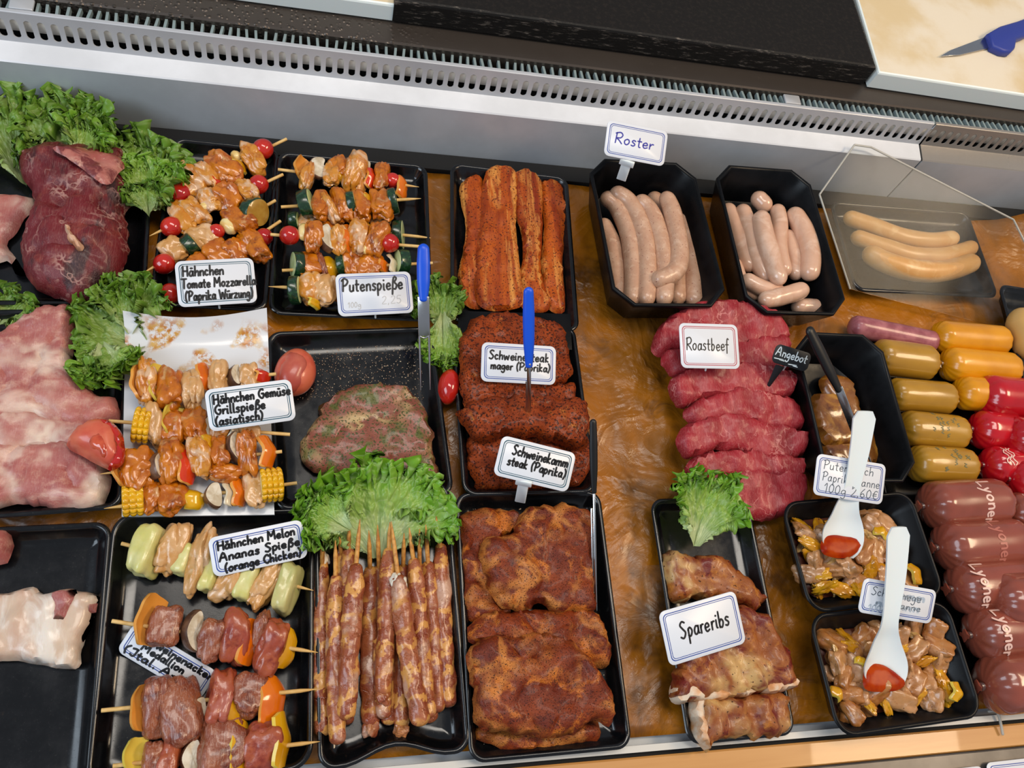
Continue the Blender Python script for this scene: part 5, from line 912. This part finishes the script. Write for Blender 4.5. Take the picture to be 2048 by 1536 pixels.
g = 'curved sausages under the clear lid'
for lb, p, z, r in (('upper curved sausage under the clear lid', [(1688, 432), (1737, 449), (1802, 473), (1862, 482), (1914, 475)], .018, 14.5), ('middle curved sausage under the clear lid', [(1703, 470), (1763, 492), (1828, 511), (1893, 511), (1950, 492)], .018, 14.5), ('lowest and thickest curved sausage under the clear lid', [(1728, 498), (1766, 522), (1828, 541), (1893, 541), (1953, 521)], .022, 18)):
    saus('curved_sausage', lb, p, z, r, 'pale_sausage', g)
saus('pale_sausage', 'thick pale sausage at the right photo border below the paper fold', [(2034, 618), (2052, 660), (2070, 720)], .040, 26, 'casing_cream', None)
# the clear lid leaning on the vent panel
pl = [P(1697, 579, .012), P(1637, 390, .060), P(1712, 288, .095), P(1745, 293, .095), P(2021, 441, .062), P(2085, 560, .035), P(2030, 660, .012)]
c0 = sum(pl, Vector()) / len(pl); xs = np.array([tuple(p - c0) for p in pl]); _, _, vt = np.linalg.svd(xs); nz = Vector(vt[2]); nz = nz if nz.z > 0 else -nz
pl = [p - nz * (p - c0).dot(nz) for p in pl]; o = thing('plastic_cover', 'foggy clear plastic cover leaning over the curved sausages', 'cover', P(1850, 560, .012)); mb = MB(); loft(mb, [[p - nz * .0012 for p in pl], [p + nz * .0012 for p in pl]]); mk('sheet', mb, MATS['clear_plastic'], o, smooth=False)
mb = MB(); [sweep(mb, [pl[k], pl[k + 1]], .0014, 8, 4, dome=(0, 0)) for k in range(5)]; mk('edge', mb, MATS['plastic_edge'], o)
# wrapped sausages at the right
g = 'wrapped sausages'
CP = [('thin dusky pink sausage at the head of the row', (1700, 651), (1872, 686), .022, 20, 'casing_pink', (0, 0)), ('upper yellow wrapped sausage', (1868, 672), (2012, 684), .028, 27, 'casing_yellow', (1, 0)), ('lower yellow wrapped sausage', (1886, 727), (2032, 740), .028, 29, 'casing_yellow', (1, 1)), ('topmost mustard wrapped sausage beside the black bin', (1745, 712), (1868, 728), .026, 32, 'casing_mustard', (0, 1)), ('second mustard wrapped sausage from the top', (1775, 788), (1905, 798), .026, 29, 'casing_mustard', (0, 1)), ('upper mustard sausage with grey printing', (1800, 855), (1930, 868), .026, 31, 'casing_mustard', (0, 1)), ('lower mustard sausage with grey printing', (1820, 926), (1946, 934), .026, 32, 'casing_mustard', (0, 1)), ('yellow wrapped sausage end behind the top red one', (1912, 785), (2010, 792), .028, 29, 'casing_yellow', (1, 0)), ('topmost red wrapped sausage', (1957, 792), (2110, 806), .034, 37, 'casing_red', (1, 0)), ('red wrapped sausage left of the two in the middle', (1946, 858), (2040, 868), .028, 33, 'casing_red', (1, 0)), ('red wrapped sausage with white print at the border', (2012, 874), (2120, 890), .042, 37, 'casing_red', (1, 0)), ('lower left red wrapped sausage', (1968, 930), (2060, 936), .028, 33, 'casing_red', (1, 0)), ('lowest red wrapped sausage at the photo border', (2020, 958), (2120, 966), .040, 33, 'casing_red', (1, 0)),
      ('brown wrapped sausage topmost of its column', (1848, 1012), (2010, 1003), .034, 42, 'casing_brown', (1, 1)), ('brown sausage end at the border, right of the topmost', (2014, 1024), (2120, 1020), .034, 32, 'casing_brown', (1, 0)), ('second brown wrapped sausage from the top of its column', (1876, 1095), (2046, 1083), .034, 43, 'casing_brown', (1, 1)), ('third brown wrapped sausage down, printed on its end', (1905, 1178), (2080, 1165), .034, 45, 'casing_brown', (1, 0)), ('brown wrapped sausage on top, right of the third', (1986, 1200), (2130, 1192), .052, 44, 'casing_brown', (1, 0)), ('fourth brown wrapped sausage down with a white name', (1943, 1270), (2120, 1256), .034, 46, 'casing_brown', (1, 0)), ('lowest brown wrapped sausage by the front ledge', (1968, 1372), (2140, 1352), .034, 50, 'casing_brown', (1, 0))]
PR = {13: ('Lyoner', .066, 1.7, 'print_white', .017), 15: ('Lyoner', .062, 1.6, 'print_pale', .017), 16: ('Lyoner', .014, 1.6, 'print_white', .017), 18: ('Lyoner', .016, 1.6, 'print_white', .017)}
for k, (lb, a, b_, z, r, mt, en) in enumerate(CP):
    o, pa, Tt, L, rm = capsule(lb, a, b_, z, r, mt, group=g, ends=en, clip=k != 0)
    if k in PR: tx, s0, an, mt2, sz = PR[k]; print_on(o, pa, Tt, L, rm, tx, s0, 0, an, sz, mt2, pen=.0024)
    if k in (5, 6):
        mb = MB()
        for j in range(16):
            x = rng.uniform(.3, .75) * L; an = rng.uniform(.6, 2.2); pts = []
            for q in range(5): pts.append(pa + Tt[0] * (x + .002 * math.sin(q * 2 + j)) + (Tt[1] * math.cos(an + q * .05) + Tt[2] * math.sin(an + q * .05)) * rm * 1.004)
            ribbon(mb, pts, lambda p: ((p - pa) - Tt[0] * (p - pa).dot(Tt[0])).normalized(), .0014)
        mk('print', mb, MATS['print_grey'], o, smooth=False)
    if k in (10, 11, 4, 14):
        if k == 4: continue
        mb = MB(); 
        for j in range(3):
            pts = [pa + Tt[0] * (.014 + .005 * j + .003 * math.sin(q * 1.7 + j)) + (Tt[1] * math.cos(.8 + q * .13) + Tt[2] * math.sin(.8 + q * .13)) * rm * 1.003 for q in range(9)]
            ribbon(mb, pts, lambda p: ((p - pa) - Tt[0] * (p - pa).dot(Tt[0])).normalized(), .0018)
        mk('print', mb, MATS['print_white'], o, smooth=False)
# ---------------------------------------------------------------- diced meat
def variants(nm, mat, hs, n, e, amp, fold):
    out = []
    for k in range(n):
        mb = MB(); blob(mb, Vector((0, 0, 0)), (Vector((1, 0, 0)), Vector((0, 1, 0)), UP), hs, e, amp, 1.5, nxt(), fold, n=9); o = mk(nm, mb, MATS[mat], loc=(0, 0, 0)); o.location = (0, 0, -5); out.append(o)
    return out
def diced(Tr, xr, hollow, lbm, gm, lbp, gp, lbo, go, zf, lbs):
    o_, c, ex, ey, hx, hy = Tr; base = []; r2 = random.Random(nxt())
    mb = MB(); loft(mb, [[c + ex * x + ey * y + UP * (z - c.z) for x, y in rrect(hx - i, hy - i, .018, 6)] for z, i in ((.0055, .026), (.013, .018), (.0135, .020))]); props(mk('marinade', mb, MATS['marinade']), lbs, 'marinade', kind='stuff')
    mv = variants('diced_meat', 'goulash_meat', (.0140, .0098, .0076), 6, 5.5, .20, 0); mv += variants('diced_meat', 'goulash_light', (.0142, .0105, .0070), 6, 5.0, .22, 0); pv = variants('pepper_strip', 'goulash_pepper', (.014, .0062, .004), 3, 2.6, .28, .2); ov = variants('onion_strip', 'goulash_onion', (.013, .0052, .0034), 3, 2.4, .25, .15); used = set()
    spots = []
    for lay, (zz, st) in enumerate(((zf, .0185), (zf + .009, .0165))):
        y = -hy + .027
        while y < hy - .024:
            x = -hx + .030 + r2.uniform(0, .008)
            while x < hx - xr: spots.append((x + r2.uniform(-.005, .005), y + r2.uniform(-.004, .004), zz + r2.uniform(-.002, .003), lay)); x += st * 1.28
            y += st
    r2.shuffle(spots); spots.sort(key=lambda s: s[3])
    for k, (x, y, z, lay) in enumerate(spots):
        if lay and (c + ex * x + ey * y - P(*hollow[:2], c.z)).to_2d().length < hollow[2]: continue
        t = r2.random(); vs, lb, gr, ct = (mv, lbm, gm, 'diced meat') if t < .58 else ((pv, lbp, gp, 'pepper') if t < .80 else (ov, lbo, go, 'onion')); src = r2.choice(vs)
        if src in used: o = src.copy(); COL.objects.link(o)
        else: o = src; used.add(src)
        o.location = c + ex * x + ey * y + UP * (z - c.z); o.rotation_euler = (r2.uniform(-.8, .8), r2.uniform(-.7, .7), r2.uniform(0, 6.28)); s = r2.uniform(.8, 1.2); o.scale = (s, s * r2.uniform(.85, 1.15), s); props(o, lb, ct, gr)
    for v in mv + pv + ov:
        if v not in used: bpy.data.objects.remove(v)
diced(G1, .034, (1688, 1056, .030), 'brown glazed piece of diced turkey in the upper pan', 'diced turkey in the upper pan', 'orange pepper strip among the turkey in the upper pan', 'pepper strips in the upper pan', 'pale onion strip among the turkey in the upper pan', 'onion strips in the upper pan', .014, 'dark red marinade at the bottom of the upper pan')
diced(G2, .020, (1772, 1316, .031), 'brown glazed piece of diced pork in the lower pan', 'diced pork in the lower pan', 'orange pepper strip among the pork in the lower pan', 'pepper strips in the lower pan', 'pale onion strip among the pork in the lower pan', 'onion strips in the lower pan', .014, 'dark red marinade at the bottom of the lower pan')
for lb, c, w_, sp, z in (('yellow pepper piece at the right side of the upper pan', (1830, 1148), 34, 10, .032), ('yellow pepper piece at the upper edge of the upper pan', (1762, 1064), 26, 60, .03), ('yellow pepper piece at the right corner of the lower pan', (1912, 1384), 30, -20, .034), ('yellow pepper piece at the left of the lower pan', (1672, 1386), 26, 50, .028), ('yellow pepper piece left of the lower spoon', (1720, 1322), 18, 60, .03)):
    mb = MB(); A = spinax((Vector((1, 0, 0)), Vector((0, 1, 0)), UP), UP, math.radians(sp)); A = spinax(A, A[1], -1.1); m_ = mpp(*c, z); dome(mb, P(*c, z), A, .006, w_ * m_ / 2 * 1.1, w_ * m_ / 2 * .8, seed=nxt()); props(mk('pepper_piece', mb, [MATS['pepper_yellow'], MATS['pepper_inner_yellow']]), lb, 'pepper', 'yellow pepper pieces in the pans')
# marinated steaks in the deep bin
for lb, px, z in (('marinated steak at the front end of the deep bin', [(1640, 870), (1690, 850), (1740, 862), (1762, 905), (1740, 935), (1660, 930)], .006), ('marinated brown steak in the middle of the deep bin', [(1622, 800), (1650, 785), (1690, 800), (1712, 838), (1716, 880), (1680, 892), (1642, 880)], .014), ('yellowish marinated steak behind the black-handled fork', [(1640, 760), (1665, 745), (1700, 760), (1716, 800), (1718, 838), (1690, 830), (1650, 792)], .009)):
    cut('marinated_steak', lb, 'steak', px, z, .016, 'marinated_steak', 'marinated steaks', R=.010, bump=.002)
# ---------------------------------------------------------------- cutlery
fork('two-tine fork with blue handle over the herb steak tray', ((847, 487), (847, 604)), (.115, .085), (851, 780), .022, 13 * mpp(847, 540, .1), gap=.0105, shank=.38)
fork('narrow fork with blue handle stuck upright in the folded steak', ((1057, 574), (1058, 736)), (.17, .11), (1058, 835), .046, 11.5 * mpp(1057, 650, .14), tines=1, gap=.0022, tine_w=.0022, shank=.25)
fork('slim black-handled fork leaning in the paprika steak tray', ((1186, 838), (1188, 988)), (.10, .06), (1192, 1222), .014, 8 * mpp(1187, 900, .08), tines=1, mat='black_handle', gap=.0030, tine_w=.0015, shank=.12)
fork('black-handled fork in the deep bin with marinated steaks', ((1616, 654), (1680, 784)), (.115, .075), (1758, 985), .016, 11 * mpp(1650, 720, .1), mat='black_handle', gap=.0075, shank=.42)
s1, Q1 = spoon('white plastic spoon in the upper pan', [(1729, 822), (1718, 900), (1703, 975), (1692, 1020), (1687, 1058), (1680, 1112)], [23, 19, 15, 24, 38, 43], [.115, .09, .066, .052, .042, .032], [.0012, .0012, .0015, .005, .009, .010])
s2, Q2 = spoon('white plastic spoon in the lower pan', [(1796, 1054), (1790, 1150), (1779, 1240), (1772, 1282), (1771, 1325), (1769, 1376)], [23, 20, 16, 27, 42, 49], [.115, .09, .066, .052, .042, .032], [.0012, .0012, .0015, .005, .009, .010])
for lb, px, z in (('red marinade pooled in the upper white spoon', [(1643, 1082), (1662, 1070), (1690, 1072), (1716, 1078), (1722, 1098), (1690, 1116), (1648, 1108)], .033), ('red marinade pooled in the lower white spoon', [(1728, 1346), (1746, 1328), (1772, 1332), (1796, 1348), (1812, 1366), (1790, 1382), (1734, 1380)], .033)):
    mb = MB(); slab(mb, px, z, .006, R=.008, bump=0, edge=.0003, h=.004, seed=nxt()); props(mk('sauce_pool', mb, MATS['red_sauce']), lb, 'sauce', 'marinade pooled in the spoons')
# diced pieces that lie against the spoon tips
# ---------------------------------------------------------------- price cards
B = .0021
card('white card reading Hähnchen Tomate Mozzarella (Paprika Würzung)', [(349, 524), (507, 514), (514, 604), (357, 616)], .052, .036, [('Hähnchen', .08, .66, .60, .22, B), ('Tomate Mozzarella', .06, .40, 1.0, .20, B), ('(Paprika Würzung)', .09, .13, .95, .20, B)], 'line_teal')
card('white card reading Putenspieße on the turkey skewers', [(670, 548), (820, 543), (828, 625), (677, 634)], .052, .036, [('Putenspieße', .07, .58, .88, .30, .0022)], faint=[('100g', .13, .2, .30, .12, .0008), ('2,25', .58, .25, .84, .18, .0008)])
card('white card reading Hähnchen Gemüse Grillspieße (asiatisch)', [(406, 776), (579, 762), (596, 843), (421, 860)], .072, .056, [('Hähnchen Gemüse', .08, .63, .97, .22, B), ('Grillspieße', .08, .38, .66, .22, B), ('(asiatisch)', .07, .13, .62, .20, B)], 'line_teal')
card('white card reading Hähnchen Melon Ananas Spieße (orange Chicken)', [(411, 1070), (601, 1046), (621, 1121), (430, 1147)], .052, .040, [('Hähnchen Melon', .08, .64, .90, .22, B), ('Ananas Spieße', .08, .36, .93, .21, B), ('(orange Chicken)', .12, .08, .93, .21, B)])
card('white card half hidden under the upper pork skewer, reading Medallion', [(268, 1262), (448, 1335), (404, 1378), (216, 1317)], .020, .008, [('Schweinenacken', .12, .68, .99, .22, B), ('Medallion', .20, .42, .70, .22, B), ('(Ital. Art)', .06, .12, .78, .24, B)])
card('upper white card reading Schweinesteak mager (Paprika)', [(965, 684), (1111, 693), (1112, 771), (960, 762)], .062, .048, [('Schweinesteak', .09, .58, .90, .22, .0019), ('mager (Paprika)', .12, .33, .92, .20, .0019)])
card('white card on a foot reading Schweinekamm steak (Paprika)', [(1007, 881), (1160, 899), (1131, 975), (980, 957)], .075, .060, [('Schweinekamm', .17, .60, .92, .24, .0020), ('steak (Paprika)', .14, .33, .92, .22, .0020)], 'line_teal', foot=((1048, 962, .060), (1040, 1004, .024), .0058))
card('white card reading Roster in blue, above the coarse sausages', [(1219, 247), (1340, 257), (1325, 327), (1203, 315)], .125, .105, [('Roster', .14, .40, .78, .30, .0016)], ink='ink_blue', foot=((1255, 322, .104), (1242, 360, .075), .0062))
card('white card with red border reading Roastbeef', [(1357, 645), (1474, 650), (1480, 738), (1363, 736)], .082, .068, [('Roastbeef', .10, .40, .82, .28, .0014)], 'line_red')
card('white card reading Putengeschnetzeltes Paprikapfanne with a price', [(1640, 921), (1780, 919), (1757, 993), (1619, 1003)], .078, .062, [('Putengesch', .10, .66, .82, .22, .0008), ('Paprikapfanne', .10, .38, .93, .22, .0008), ('100g 2,60€', .14, .10, .92, .22, .0008)], ink='ink_thin')
card('smudged white card behind the lower spoon', [(1733, 1180), (1884, 1162), (1855, 1226), (1706, 1242)], .072, .058, [('Schweinege', .12, .56, .80, .24, .0008), ('pfanne', .40, .30, .82, .2, .0008)], ink='ink_thin', faint=[('100g', .12, .1, .35, .18, .0012), ('nnnnnn', .2, .28, .8, .18, .0030), ('mmm', .45, .6, .85, .2, .0030)])
card('large white card reading Spareribs', [(1312, 1218), (1466, 1190), (1499, 1291), (1341, 1325)], .066, .050, [('Spareribs', .20, .42, .84, .30, .0020)])
o = card('small black slate sign reading Angebot beside the roast beef', [(1556, 697), (1629, 700), (1612, 738), (1536, 728)], .080, .068, [('Angebot', .05, .42, .90, .46, .0013), ('~', .05, .22, .34, .14, .0011), ('~', .46, .10, .72, .2, .0011)], ink='chalk_white', base='slate_black', border=False, cat='slate sign', group='slate signs', foot=None, name='slate_sign')
mb = MB(); a, b_ = P(1560, 732, .068), P(1530, 784, .034); sweep(mb, [a, a.lerp(b_, .5), b_], [.006, .0035, .001], 8, 10, dome=(0, 0), flat=(1, .3)); mk('spike', mb, MATS['slate_black'], o)
# cards lying on the front rail, cut off by the photo border
for lb, px in (('left of two white cards on front rail, only its top edge in view', [(1900, 1541), (1964, 1529), (1980, 1600), (1912, 1612)]), ('right of two white cards on front rail, only its top edge in view', [(1972, 1530), (2090, 1508), (2110, 1590), (1990, 1604)])):
    card(lb, px, .008, .006, [], 'line_blue')
# clear edge of the tray stand in the lower right corner and the plastic box by the spareribs
mb = MB(); sweep(mb, [P(1975, 1423, .004), P(1995, 1426, .008), P(2006, 1471, .004)], .0016, 8, 24); props(mk('wire_hook', mb, MATS['plastic_edge']), 'pale bent wire by the front ledge under the lowest brown sausage', 'wire')
tray('clear_tray', 'empty clear plastic dish half under the narrow sparerib tray', [(1286, 1130), (1352, 1128), (1370, 1268), (1300, 1278)], H=.012, kind='flat', mats='clear_plastic', group=None, cat='dish', r=.01)
